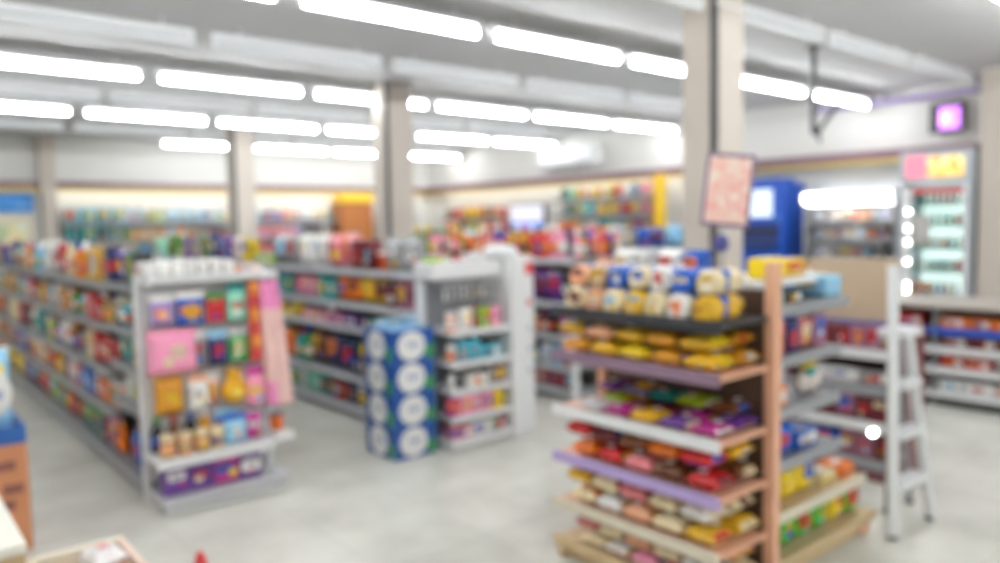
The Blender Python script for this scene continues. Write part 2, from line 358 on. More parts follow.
RAND_PART = ['white','red','blue','yellow','green','black','white','orange','white']
registry = []
def place(kind, colname, loc, rz=0, phrase='', end='', sc=(1,1,1), rx=0, ry=0, group=None, partcols=None, label=None):
    me, ps, dims, words, cat = proto_def[kind]
    o = link(words.replace(' ', '_'), me, None, (loc[0],loc[1],loc[2]+.0015), jitter(colname)); o.rotation_euler = (rx, ry, rz); o.scale = sc
    for i, (pn, pm, pc) in enumerate(ps):
        cc = (partcols or {}).get(pn) or (R.choice(RAND_PART) if pc == 'rand' else (pc or colname))
        link(pn, pm, o, (0,0,0), C[cc])
    o['category'] = cat
    if group: o['group'] = group
    if label: o['label'] = label
    else: registry.append((o, colname, words, phrase, end))
    return o
def jitter(cn):
    k = R.uniform(.86, 1.12); return tuple(min(.95, c*k) for c in C[cn])
def finalize():
    from collections import defaultdict
    groups = defaultdict(list)
    for r in registry: groups[(r[1], r[2], r[3])].append(r)
    for (cn, words, phrase), rs in groups.items():
        cn2 = {'tan':'tan brown'}.get(cn, cn)
        for i, r in enumerate(rs, 1):
            r[0]['label'] = f"{cn} {words} {phrase}" if len(rs) == 1 else f"{ordw(i)} {cn} {words} from {r[4]} {phrase}"
WALLGAP = .008
def row(phrase, group, axis, a0, a1, front, z, hmax, seq, face='-x', end='the near end', seed=0, dmax=.3, rep=(1,3), depth_in=.02, kinds=None, gap=.016, fit=True, lean=0):
    """stock one shelf: products side by side along axis from a0 to a1, faces towards face"""
    R.seed(seed*7919+13)
    a = a0; sgn = 1 if a1 > a0 else -1; i = 0
    while True:
        item = seq[i % len(seq)]; i += 1
        cn, kind = item.split()
        me, ps, (w, d, h), words, cat = proto_def[kind]
        s = min(1.25, max(.75, (hmax*R.uniform(.72, .95))/h)) if fit else 1
        if h*s > hmax-.01: s = (hmax-.012)/h
        sw = min(s, 1.15)*R.uniform(.92, 1.05)
        if d*sw > dmax: sw = dmax/d
        for _ in range(R.randint(*rep)):
            ww = w*sw+gap
            if abs(a1-a) < ww: return
            ctr = a+sgn*ww/2; a += sgn*ww
            dep = depth_in+d*sw/2+R.uniform(0, .02)
            if face == '-x': loc, rz = (front+dep, ctr, z), -PI/2
            elif face == '-y': loc, rz = (ctr, front+dep, z), 0
            place(kind, cn, loc, rz+R.uniform(-.03,.03), phrase, end, (sw, sw, s), group=group)

# ------------------------------------------------------------------ gondola shelving
def gondola(label, x0, x1, ylist, lev_fn, mats=('metal','rail','backp'), top=1.3, both=True, name='gondola_shelving'):
    """double sided shelving run along Y; bays between the values of ylist; left face at x0"""
    t = thing(name, label, 'shelving', ((x0+x1)/2, ylist[0], 0))
    xc = (x1-x0)/2; ox, oy = (x0+x1)/2, ylist[0]
    ya, yb = 0, ylist[-1]-oy
    part('plinth', lambda b: (span(b, (-xc+.03,ya,0), (xc-.03,yb,.075)),), M[mats[0]], t)
    part('back_panel', lambda b: span(b, (-.015,ya+.005,.075), (.015,yb-.005,top)), M[mats[2]], t)
    for y in ylist:
        yy = min(max(y-oy, .02), yb-.02)
        part('upright', lambda b: span(b, (-.03,yy-.018,.0), (.03,yy+.018,top+.01), 0, .004), M[mats[0]], t)
    for i in range(len(ylist)-1):
        p, q = ylist[i]-oy+.004, ylist[i+1]-oy-.004
        for sx in ((-1,1) if both else (-1,)):
            for z in lev_fn(i):
                dp = xc if z < .15 else xc-.01
                e = part('shelf', lambda b: (span(b, (sx*.016,p,z-.028), (sx*(dp-.006),q,z), 0, .003),), M[mats[0]], t)
                part('price_rail', lambda b: span(b, (sx*(dp-.005),p,z-.042), (sx*(dp+.007),q,z+.006), 0, .003), M[mats[1]], e)
    return t

A_y = [4.78,5.42,6.4,7.4,8.4,9.4,10.4,11.4,12.4]
LA = gondola('long grey gondola at the left with the toy endcap on its near end', 1.24, 2.0, A_y,
    lambda i: (.11,.53,.77,1.0,1.27) if i == 0 else (.11,.42,.68,.98,1.255), top=1.28)
def stock_A(k, seq, name, zs, hm, seed, rep=(1,3)):
    ph = f"on the left gondola's {name}"; g = f'goods on {name} of the left gondola'
    row(ph, g, 'y', 4.84, 5.40, 1.245, zs[0], hm[0], seq[:], seed=seed, rep=(1,2))
    sq = seq[4:]+seq[:4]
    row(ph, g, 'y', 5.44, 11.2, 1.245, zs[1], hm[1], sq, seed=seed+50, rep=rep)
stock_A(0, ['black box','green pouch','purple bag','purple flask','navy box','gold box','amber bottle','orange tall','cream bottle','red pouch','white bag','skyblue tall','green bottle','orange box','brown tall','tan jar','cyan flask'], 'top shelf', (1.27,1.255), (.26,.30), 1)
stock_A(1, ['peach jar','cyan flask','black jar','amber bottle','tan bottle','olive bottle','red tall','red box','cream jar','skyblue flask','green bottle','orange bottle','pink jar','gold bottle','amber box'], 'second shelf', (1.0,.98), (.22,.22), 2)
stock_A(2, ['yellow jar','teal pouch','white bottle','maroon pouch','red pouch','red box','cream box','yellow bottle','grey can','brown bottle','orange pouch','white bag','purple bottle','lime bottle'], 'third shelf', (.77,.68), (.19,.25), 3)
stock_A(3, ['maroon can','white jar','orange pouch','cream can','peach jar','orange can','red jar','blue box','orange bottle','maroon can','pink jar','brown can','gold bottle','red bottle'], 'fourth shelf', (.53,.42), (.20,.22), 4)
stock_A(4, ['blue pouch','yellow bag','yellow pouch','red pouch','orange pouch','pink bag','maroon pouch','green pouch','brown bag','red pouch','olive pouch','lime bag','red bag','maroon bag'], 'bottom shelf', (.11,.11), (.33,.27), 5)

# near end of the left gondola: toy endcap
EY = 4.77
E = thing('endcap_display', 'white toy endcap with hanging packs at near end of left gondola', 'display stand', (1.62,4.44,0))
ex = 1.62; ey = 4.44
def ep(name, fn, m, par=E): return part(name, lambda b: (fn(b), bmesh.ops.translate(b, vec=(-ex,-ey,0), verts=b.verts)), m, par)
for x in (1.245, 2.0): ep('upright', lambda b: span(b, (x-.018,EY-.045,0), (x+.018,EY-.008,1.34), 0, .004), M['white'])
ep('peg_panel', lambda b: span(b, (1.265,EY-.03,.12), (1.98,EY-.012,1.3)), M['white'])
ep('top_board', lambda b: span(b, (1.235,EY-.24,1.30), (2.015,EY-.008,1.335), 0, .005), M['white'])
ep('base_deck', lambda b: (span(b, (1.24,4.42,.05), (2.0,EY-.05,.085), 0, .006), span(b, (1.26,4.44,0), (1.98,EY-.06,.05))), mat('pale_grey_steel', (.60,.61,.63), .35))
sh = ep('shelf', lambda b: span(b, (1.22,4.43,.285), (1.90,EY-.05,.31), 0, .004), M['white'])
ep('price_rail', lambda b: span(b, (1.215,4.418,.265), (1.905,4.43,.318), 0, .003), M['white'], sh)
sh2 = ep('shelf', lambda b: span(b, (1.915,4.43,.32), (2.02,EY-.05,.343), 0, .004), M['white'])
ep('price_rail', lambda b: span(b, (1.912,4.418,.30), (2.024,4.43,.35), 0, .003), M['white'], sh2)
# hanging goods: (x, z_bottom, w, h, thickness, colour, ...)
def hang(x, z, w, h, cn, label, y=4.63, kind='hang', t=1.0, card='white', band=None, hook=True):
    me, ps, dims, words, cat = proto_def[kind]
    o = place(kind, cn, (x,y,z), R.uniform(-.04,.04), sc=(w/dims[0], t*max(.8, w/dims[0]), h/dims[2]), partcols={'header_card':card,'seam':card}, label=label, group='hanging toys on the endcap')
    if hook: ep('peg_hook', lambda b: (tube(b, (x,EY-.028,z+h+.006), (x,y-.03,z+h+.006), .003, n=6), tube(b, (x,y-.03,z+h+.006), (x,y-.04,z+h+.018), .003, n=6)), M['chrome'])
    return o
h1 = hang(1.345,1.04,.13,.19,'lavender','pale lavender hanging pack at the top left of the toy endcap', card='white')
h2 = hang(1.505,1.035,.165,.205,'blue','blue hanging pack with a yellow ball, top row of toy endcap', card='white')
hang(1.655,1.04,.12,.18,'red','red hanging pack with green header card, top row of toy endcap', card='green')
hang(1.785,1.03,.12,.24,'mint','mint green hanging pack, rightmost of the top row on toy endcap', card='teal')
hang(1.55,.775,.10,.22,'grey','grey white hanging pack right beside the pink pillow bag', card='white', y=4.66)
hang(1.655,.775,.12,.22,'navy','navy hanging pack in the middle row of the toy endcap', card='skyblue')
hang(1.785,.775,.13,.22,'green','dark green hanging pack in the middle row of toy endcap', card='silver')
hang(1.36,.52,.17,.23,'amber','orange yellow bag with white spot, below the pink pillow bag', kind='bag', t=.7, card='yellow')
hang(1.53,.53,.11,.21,'white','white hanging pack with pale blue print in the lower row', card='peach')
hang(1.615,.55,.055,.19,'peach','narrow peach hanging pack beside the round yellow plush', card='white')
hang(1.875,.50,.13,.25,'pink','pink hanging pack, rightmost of the lower row on toy endcap', card='magenta', y=4.6)
for o, cc, r, zz in ((h1,'peach',.034,.075),(h2,'amber',.048,.085)):
    bm = bmesh.new(); bmesh.ops.create_uvsphere(bm, u_segments=18, v_segments=10, radius=r, matrix=Matrix.Translation((.004,-.016,zz)) @ Matrix.Diagonal((1,.3,1,1)))
    link('round_window', mesh_of('round_window', bm, PLAIN), o, (0,0,0), C[cc])
# pink pillow
def pil(b): pillow(b,.28,.25,.13,0,21,crimp=.02)
o = part('pillow', pil, film('pink_plush', .8, True, rad=.22, second=['cream','white']), None, (1.375,4.58,.775)); o.color = (.95,.36,.55,1); tag(o, 'plump pink pillow bag hanging at left of the toy endcap', 'pillow')
part('piping', lambda b: (tube(b, (-.13,0,.003), (.13,0,.003), .006, n=8), tube(b, (-.13,0,.247), (.13,0,.247), .006, n=8)), M['redp'], o)
ep('peg_hook', lambda b: tube(b, (1.375,EY-.028,1.036), (1.375,4.56,1.036), .003, n=6), M['chrome'])
# yellow round plush
def plush(b):
    bmesh.ops.create_uvsphere(b, u_segments=20, v_segments=14, radius=.082, matrix=Matrix.Translation((0,0,.08)) @ Matrix.Diagonal((1,.75,.98,1)))
    bmesh.ops.create_uvsphere(b, u_segments=16, v_segments=10, radius=.045, matrix=Matrix.Translation((0,0,.175)) @ Matrix.Diagonal((1,.8,.9,1)))
    for f in b.faces: f.smooth = True
o = part('plush_toy', plush, mat('yellow_plush', (.80,.42,.03), .9, bump=.3, scale=60), None, (1.735,4.61,.535)); tag(o, 'round yellow plush toy hanging in the lower row of the toy endcap', 'toy')
part('belly_patch', lambda b: bmesh.ops.create_uvsphere(b, u_segments=14, v_segments=10, radius=.05, matrix=Matrix.Translation((0,-.022,.075)) @ Matrix.Diagonal((1,.9,1,1))), mat('pale_yellow_plush', (.90,.70,.12), .9), o)
for s in (-1,1): part('ear', lambda b: bmesh.ops.create_uvsphere(b, u_segments=10, v_segments=8, radius=.018, matrix=Matrix.Translation((s*.035,0,.208))), mat('brown_plush', (.30,.12,.03), .9), o)
ep('peg_hook', lambda b: tube(b, (1.735,EY-.028,.768), (1.735,4.6,.768), .003, n=6), M['chrome'])
# clip strip of red packs
t = thing('clip_strip', 'narrow red strip of red and orange packs hanging right on toy endcap', 'clip strip', (1.878,4.60,.78), group='hanging toys on the endcap')
part('strip', lambda b: span(b, (-.036,.0,0), (.036,.006,.50)), M['redp'], t)
for k in range(6):
    q = part('strip_pack', lambda b: pillow(b,.068,.078,.035,0,k, nx=8, nz=8, z0=.004+k*.082), PLAIN, t, (0,-.02,0)); q.color = (.85,.30,.06,1) if k % 2 else (.60,.05,.05,1)
ep('peg_hook', lambda b: tube(b, (1.878,EY-.028,1.288), (1.878,4.6,1.288), .003, n=6), M['chrome'])
# long pink draped strip at the right edge
def drape(b):
    n, mseg = 26, 12; th = .018
    fr, bk = [], []
    for j in range(n+1):
        v = j/n; z = .78*v
        wd = .055+.035*(1-v)**.7
        cx = .055*(1-v)**.8
        a, c = [], []
        for i in range(mseg+1):
            u = i/mseg*2-1
            y = -.05*(1-v)**.6*(1-u*u)-.012*math.cos(u*9+v*2)
            a.append(b.verts.new((cx+u*wd, y-th/2, z))); c.append(b.verts.new((cx+u*wd, y+th/2, z)))
        fr.append(a); bk.append(c)
    for j in range(n):
        for i in range(mseg):
            f = b.faces.new((fr[j][i], fr[j][i+1], fr[j+1][i+1], fr[j+1][i])); f.smooth = True; f.material_index = 1 if j > 19 or i < 4 and j < 5 else 0
            f = b.faces.new((bk[j][i+1], bk[j][i], bk[j+1][i], bk[j+1][i+1])); f.smooth = True
    for j in range(n):
        b.faces.new((fr[j+1][0], bk[j+1][0], bk[j][0], fr[j][0])); b.faces.new((fr[j][-1], bk[j][-1], bk[j+1][-1], fr[j+1][-1]))
    for i in range(mseg):
        b.faces.new((fr[0][i+1], fr[0][i], bk[0][i], bk[0][i+1])); b.faces.new((fr[-1][i], fr[-1][i+1], bk[-1][i+1], bk[-1][i]))
o = part('hanging_banner', drape, [mat('pale_pink_film', (.88,.58,.54), .45, var=.08), mat('bright_pink_film', (.90,.30,.58), .45)], None, (1.955,4.56,.50))
tag(o, 'long pale pink strip draped down right edge of the toy endcap', 'banner')
ep('peg_hook', lambda b: tube(b, (1.965,EY-.03,1.288), (1.965,4.55,1.288), .003, n=6), M['chrome'])
# goods on the endcap shelf and deck
SP = 'on white lower shelf of the toy endcap'; DK = 'on the base deck of the toy endcap'
for i, (cn, x) in enumerate((('tan',1.30),('peach',1.395),('tan',1.49),('cream',1.58))): place('jar', cn, (x,4.50,.31), 0, SP, 'the left', (.9,.9,.9), partcols={'label':'tan' if i % 2 else 'peach','lid':'cream'}, group='jars on the endcap shelf')
for i, (cn, x) in enumerate((('black',1.29),('brown',1.385),('black',1.48),('amber',1.565))): place('bottle', cn, (x,4.65,.31), 0, SP, 'the left', (1,1,.8), group='bottles on the endcap shelf')
place('hang', 'skyblue', (1.70,4.53,.31), .05, SP, 'the left', (1.15,1.3,.88), partcols={'header_card':'blue'})
place('hang', 'blue', (1.68,4.62,.31), .0, SP, 'the left', (1.0,1.2,.94), partcols={'header_card':'skyblue'})
place('pouch', 'magenta', (1.825,4.56,.31), 0, SP, 'the left', (.62,.8,.72), partcols={'seam':'purple'})
o = place('tub', 'orange', (1.965,4.53,.343), 0, 'on the short right shelf of the toy endcap', 'the left', (.78,.78,.9), partcols={'lid':'navy'})
for i, cn in enumerate(('purple','purple','magenta','purple')):
    place('box', cn, (1.34+i*.145,4.56,.085), 0, DK, 'the left', (1.16,1.4,.93), partcols={'lid_flap':'lavender'}, group='purple packs on the endcap deck')
# soft white packs piled on the endcap top
for i in range(7):
    place('brick', 'white', (1.28+.073*i,4.66,1.335), PI/2+R.uniform(-.08,.08), 'piled on top of toy endcap', 'the left', (.78,.56,.72+.08*(i%2)), group='white packs on top of the endcap', partcols={'opening_strip':'silver'})
place('flat', 'peach', (1.86,4.66,1.335), .1, 'on top of the toy endcap', 'the left', (.9,.9,.55))

# ------------------------------------------------------------------ centre gondola and its white endcap
B_y = [4.66,5.6,6.6,7.6,8.6,9.6,10.6,11.6]
LB = gondola('long pale grey gondola in the middle, behind the blue carton stack', 3.12, 3.88, B_y, lambda i: (.10,.355,.765,.965,1.245), mats=('metal','railw','backp'), top=1.26)
def stock_B(seq, name, z, hm, seed, y1=9.9, rep=(1,2), y0=4.70):
    row(f"on the middle gondola's {name}", f'goods on {name} of the middle gondola', 'y', y0, y1, 3.125, z, hm, seq, seed=seed, rep=rep)
stock_B(['grey bag','orange tub','maroon box','rose bag','white bag','grey bag','lime flat','yellow pouch','white pouch','purple bag','navy bag','olive bottle','grey box','purple box','brown bottle','lime flat','green bag','mint flat','mint bag','pink tall','blue box','red box','magenta pouch','lavender bag','magenta bag','rose bag','white bag','pink pouch','purple pouch','red bag','brown box'], 'top shelf', 1.245, .36, 11, 11.3, (1,2))
stock_B(['mauve box','maroon bottle','gold bag','orange bag','teal box','rose bag','pink bag','teal pouch','lavender tub','magenta tub','pink pouch','blue tub','green tub','brown bottle','orange box','white jar'], 'second shelf', .965, .25, 12)
stock_B(['lime tub','green flat','navy flat','purple flat','magenta flat','white tub','pink flat','gold pouch','yellow pouch','yellow flat','rose tub','grey can','gold can','black can'], 'third shelf', .765, .17, 13)
stock_B(['maroon box','white pouch','yellow pouch','navy tall','navy bag','brown bag','green tall','teal tall','orange pouch','red tall','olive tall','grey tall','mint tall','brown tall'], 'fourth shelf', .355, .36, 14)
stock_B(['orange pouch','orange pouch','skyblue pouch','white jar','grey jar','navy can','red can','brown can','teal pouch','mint pouch','white pouch','green jar'], 'bottom shelf', .10, .22, 15)

F = thing('endcap_display', 'white endcap shelves with tall side panel beside the blue carton stack', 'display stand', (3.5,4.27,0))
fx, fy = 3.5, 4.27
def fp(name, fn, m, par=F): return part(name, lambda b: (fn(b), bmesh.ops.translate(b, vec=(-fx,-fy,0), verts=b.verts)), m, par)
fp('side_panel', lambda b: span(b, (3.69,4.25,0), (3.905,4.62,1.36), 0, .008), M['white'])
def sidemarks(b):
    for z, mi, w, h in ((1.22,0,.075,.09),(.99,0,.05,.04),(.80,1,.035,.03),(.64,1,.035,.03),(.48,1,.035,.03)): span(b, (3.86-w/2,4.2485,z), (3.86+w/2,4.2497,z+h), mi)
fp('side_label', sidemarks, [M['redp'], M['greyink']])
fp('rear_panel', lambda b: span(b, (3.14,4.60,.08), (3.685,4.625,1.30)), M['metal'])
fp('upright', lambda b: span(b, (3.09,4.56,0), (3.135,4.63,1.33), 0, .004), M['white'])
fp('header', lambda b: span(b, (3.06,4.36,1.215), (3.688,4.60,1.335), 0, .012), M['white'])
fp('top_cap', lambda b: lathe_at(b, (3.80,4.43,1.36)), M['white']) if False else None
fp('base_deck', lambda b: (span(b, (3.14,4.265,.03), (3.685,4.60,.08), 0, .005), span(b, (3.16,4.29,0), (3.68,4.6,.03))), M['white'])
fp('peg_bar', lambda b: tube(b, (3.15,4.40,1.165), (3.688,4.40,1.165), .006, n=8), M['chrome'])
for k, z in enumerate((.24,.43,.625,.85)):
    s_ = fp('shelf', lambda b: span(b, (3.145,4.285,z-.02), (3.685,4.598,z), 0, .003), M['white'])
    fp('price_rail', lambda b: span(b, (3.14,4.27,z-.035), (3.685,4.284,z+.008), 0, .003), M['white'], s_)
for k in range(9):
    place('hang', 'silver' if k % 3 else 'white', (3.19+.056*k,4.40,1.052), 1.1, "on the white endcap's peg bar", 'the left', (.50,.6,.46), group='sachets on the peg bar', partcols={'header_card':'white'})
def stockF(seq, name, z, hm, seed): row(f'on the white endcap\'s {name}', f'goods on {name} of the white endcap', 'x', 3.15, 3.68, 4.28, z, hm, seq, '-y', 'the left', seed, rep=(1,1), gap=.010)
stockF(['orange jar','white pouch','grey bottle','lime box','pink box','cyan box','white box'], 'top shelf', .85, .17, 21)
stockF(['silver jar','cyan box','cyan box','cyan flat','grey box','silver can'], 'second shelf', .625, .16, 22)
stockF(['white can','black can','white flat','grey can','mauve box','black jar'], 'third shelf', .43, .13, 23)
stockF(['magenta box','pink box','pink pouch','pink box','yellow box'], 'fourth shelf', .24, .15, 24)
stockF(['rose flat','white flat','mint can','pink can'], 'base deck', .08, .10, 25)
# things on top of the white endcap header
o = part('cap_dome', lambda b: lathe(b, [(.001,0),(.13,0),(.14,.012),(.128,.05),(.08,.075),(.001,.08)], 24), M['white'], None, (3.74,4.44,1.3615)); o.name = 'domed_lid'; tag(o, 'white domed lid lying on top of the white endcap side panel', 'lid')
part('lid_knob', lambda b: lathe(b, [(.001,.078),(.018,.079),(.02,.092),(.001,.097)], 14), M['white'], o)
HT = 'on header of white endcap'
place('tall', 'rose', (3.36,4.48,1.336), 0, HT, 'the left', (.95,.95,.55), partcols={'cap':'red'})
place('brick', 'white', (3.50,4.48,1.336), .1, HT, 'the left', (.5,.7,.5))
place('flat', 'lime', (3.17,4.48,1.336), .1, HT, 'the left', (.8,.9,.5))

# ------------------------------------------------------------------ stack of blue cartons
def carton(b, w=.345, d=.375, h=.221):
    box(b, (0,0,h/2), (w,d,h), 0, .006)
def carton_art(b, w=.345, d=.375, h=.221):
    for rz, hw, off in ((0,w,d),(-PI/2,d,w)):
        rot = Matrix.Rotation(rz, 4, 'Z')
        for mi, cx, sx, sz, cz, yo in ((1,hw*.40,.055,.05,.06,.0012),(0,-.02,.112,.102,.110,.0022),(2,-.045,.018,.016,.122,.0032),(2,-.005,.016,.022,.112,.0032),(2,.03,.014,.014,.12,.0032)):
            n = 28; fr, bk = [], []
            for k in range(n):
                a = 2*PI*k/n
                x = max(-hw/2+.008, min(hw/2-.008, cx+sx*math.cos(a))); z = max(.008, min(h-.008, cz+sz*math.sin(a)))
                fr.append(b.verts.new(rot @ Vector((x, -off/2-yo, z)))); bk.append(b.verts.new(rot @ Vector((x, -off/2+.002, z))))
            f = b.faces.new(fr); f.material_index = mi
            for k in range(n):
                f = b.faces.new((fr[k], fr[(k+1)%n], bk[(k+1)%n], bk[k])); f.material_index = mi
cpos = ['bottom carton','second carton from the bottom','third carton from the bottom','topmost carton']
first = None
for k in range(4):
    if first is None:
        first = thing('drink_carton', '', 'carton'); part('body', carton, M['bluebox'], first); part('printed_emblem', carton_art, [M['whiteink'], M['greenink'], M['greyink']], first)
        part('top_print', lambda b: span(b, (-.15,-.165,.2205), (.15,.165,.2222)), M['lightblue'], first); o = first
    else: o = copy_tree(first)
    o.location = (2.905+R.uniform(-.005,.005), 4.57, .2225*k); o['label'] = f'{cpos[k]} in the blue stack with white ovals'; o['group'] = 'stacked blue drink cartons'
for k in range(4): place('can', 'skyblue', (2.79+.085*k,4.62,.8905), 0, 'on top of the blue carton stack', 'the left', (1,1,.45), group='cans on the carton stack')

# ------------------------------------------------------------------ third gondola, by the column
gondola('grey gondola right of the white endcap, with tall red drinks on top', 4.82, 5.6, [4.74,5.65,6.6,7.6], lambda i: (.09,.30,.58,.875,1.27), mats=('metal','railw','backp'), top=1.30)
def stock_C(seq, name, z, hm, seed, rep=(1,2)): row(f"on the {name} of third gondola", f'goods on the {name} of the third gondola', 'y', (4.77 if z < 1.2 else 4.9), 7.3, 4.825, z, hm, seq, seed=seed, rep=rep)
stock_C(['pink tall','red tall','amber tall','purple tall','rose tall','orange tall','amber tall','pink tall','olive tall','green tall','navy tall'], 'top', 1.27, .36, 31, (2,3))
for xa, xb, sq, sd in ((4.97,5.185,['pink tall','amber tall'],36),(5.235,5.585,['rose tall','red tall','purple tall'],37)):
    row('at the end of third gondola top', 'goods on the top of the third gondola', 'x', xa, xb, 4.80, 1.27, .34, sq, '-y', 'the left', sd, rep=(1,1), gap=.008)
stock_C(['black box','purple pouch','purple bag','magenta pouch','pink pouch','pink bag','brown pouch'], 'second shelf', .875, .33, 32)
stock_C(['magenta can','black bottle','maroon bottle','mauve bottle','yellow bottle','gold box'], 'third shelf', .58, .24, 33)
stock_C(['red pouch','skyblue box','white box','blue bottle','green bottle','orange box'], 'fourth shelf', .30, .23, 34)
stock_C(['mauve pouch','mauve bag','rose pouch','maroon pouch'], 'bottom shelf', .09, .17, 35)
t = thing('gondola_end_post', 'white post at near corner of the third gondola', 'post', (4.80,4.70,0))
part('post', lambda b: span(b, (-.03,-.025,0), (.03,.025,1.0), 0, .005), M['white'], t); part('foot', lambda b: span(b, (-.05,-.03,0), (.05,.03,.02), 0, .004), M['metal'], t)
gondola('far grey gondola beyond the bread rack, carrying mixed boxes on top', 7.3, 8.1, [5.2,6.2,7.2,8.2,9.2,10.2,11.2], lambda i: (.09,.40,.72,1.0,1.28), top=1.31)
row('on top of the far gondola', 'goods on top of the far gondola', 'y', 5.25, 11.1, 7.305, 1.28, .30, ['skyblue bag','blue bag','grey box','silver box','grey bag','rose bag','navy box','white bag','orange bag','grey bag','black box','silver bag','teal bag','green box','yellow bag','cyan box'], seed=41, rep=(1,2))
row('on the second shelf of far gondola', 'goods on second shelf of the far gondola', 'y', 5.25, 11.1, 7.305, 1.0, .24, ['grey box','black box','mauve bag','silver box','navy box','red box'], seed=42, rep=(1,3))

# ------------------------------------------------------------------ bread rack (left face towards -x, y 1.68..2.62)
BK = thing('bread_rack', 'salmon wood bread rack with six stocked shelves in the right foreground', 'shelving', (2.86,1.70,0))
bx, by = 2.86, 1.70
def bp(name, fn, m, par=BK): return part(name, lambda b: (fn(b), bmesh.ops.translate(b, vec=(-bx,-by,0), verts=b.verts)), m, par)
for x, y in ((2.865,1.665),(2.865,2.60)): bp('post', lambda b: span(b, (x,y,0), (x+.055,y+.05,1.42), 0, .006), M['wood'])
bp('back_panel', lambda b: span(b, (2.885,1.715,.06), (2.905,2.60,1.30)), mat('dark_brown_board', (.10,.055,.035), .6))
levels = [(.10,'blond','blond'),(.285,'cream','wood'),(.51,'purple','wood'),(.735,'white','wood'),(.995,'duskpurple','wood'),(1.20,'dark','dark')]
for z, rm, sm in levels:
    s_ = bp('shelf', lambda b: (span(b, (2.515,1.69,z-.022), (2.862,2.60,z), 0, .003)), M[sm])
    bp('price_rail', lambda b: span(b, (2.498,1.685,z-.04), (2.514,2.605,z+.012), 0, .004), M[rm], s_)
bp('plinth', lambda b: span(b, (2.55,1.70,0), (2.86,2.58,.078)), M['blond'])
for x in (2.52,): 
    for y in (1.70,2.55): bp('leg', lambda b: span(b, (x,y,0), (x+.05,y+.045,.078), 0, .004), M['blond'])
def bread(shelfname, z, top, front, back, seed, l=.165, nf=2, kind='snackpack'):
    """packs lying along the shelf: a front row and a back row, each piled as high as fits under the next shelf"""
    R.seed(seed)
    me, ps, (pw, pd, phh), words, cat = proto_def[kind]
    for rname, x0, dep, seq, extra in (('front', 2.517, .150, front, 0), ('back', 2.685, .17, back, .03)):
        n = max(1, nf + (1 if extra and nf == 1 else 0)); h = (top-z-.052)/max(2, n)-.004
        for li in range(n):
            y = 1.705+(.03 if li % 2 else 0)+R.uniform(0,.01); i = li*3
            while y+l <= 2.60:
                cn = seq[i % len(seq)]; i += 1
                ll = l*R.uniform(.95,1.0)
                place(kind, cn, (x0+dep/2+.004*li+R.uniform(0,.003), y+ll/2+(pd*0), z+.002+li*(h+.003)), R.choice((0,PI))+R.uniform(-.02,.02), f"{('low','upper','top')[li]} {rname} of bread rack's {shelfname}", 'the post',
                      (dep/pw*.98, ll/.25, h/phh), group=f'packs on the {shelfname} of the bread rack')
                y += l*1.015
bread('bottom shelf', .10, .285, ['cream','rose','pink','white','cream','peach'], ['cream','pink','brown','peach','rose'], 1, .15)
bread('fifth shelf', .285, .51, ['gold','cream','peach','white','cream','rose','cream'], ['gold','cream','olive','cream','navy','peach'], 2, .16)
bread('fourth shelf', .51, .735, ['red','brown','rose','red','orange','brown','maroon'], ['brown','navy','maroon','gold','red','brown'], 3, .16)
bread('third shelf', .735, .90, ['magenta','purple','gold','magenta','silver','yellow','cream','yellow'], ['purple','magenta','maroon','brown','lime','teal','gold'], 4, .15, 1)
bread('second shelf', .995, 1.20, ['gold','amber','yellow','gold','amber','gold','peach'], ['amber','gold','brown','amber','olive','gold'], 5, .17, 2, 'buns')
def loaves(seed):
    R.seed(seed)
    me, ps, (pw, pd, phh), words, cat = proto_def['loaf']
    zz = 1.20
    for li, (seq, hgt, l) in enumerate(((['gold','white','cream','gold','cream','peach','cream','orange'],.105,.27),(['cream','blue','white','cream','blue','tan','peach','brown'],.095,.24))):
        y = 1.725; i = 0; w = .112
        while y+w <= 2.60:
            cn = seq[i % len(seq)]; i += 1
            place('loaf', cn, (2.519+.03*li+l/2+R.uniform(0,.012), y+w/2, zz+.002), -PI/2+R.uniform(-.025,.025), "on the bread rack's top shelf"+(', upper layer' if li else ''), 'the post', (w/pw, l/pd, hgt/phh), group='loaves on the top shelf of the bread rack')
            y += w*1.05
        zz += hgt+.003
loaves(6)
# goods laid on the board behind the top shelf
bp('top_board', lambda b: span(b, (2.92,1.78,1.30), (3.43,2.62,1.33), 0, .005), M['white'])
bp('post', lambda b: span(b, (3.37,2.55,0), (3.43,2.60,1.299), 0, .005), M['wood'])
TB = 'on top board of the bread rack'
for i, (cn, y) in enumerate((('blue',2.15),('white',2.295),('silver',2.44),('white',2.575))): place('bag', cn, (3.02,y,1.33+.002), -PI/2, TB, 'the post', (.62,.9,.5), group='bags on the bread rack top', partcols={'seam':'white'})
place('brick', 'yellow', (3.125,1.86,1.3305), .06, TB, 'the post', (.72,.85,.85))
place('brick', 'gold', (3.32,1.87,1.3305), -.06, TB, 'the post', (.72,.8,.75))

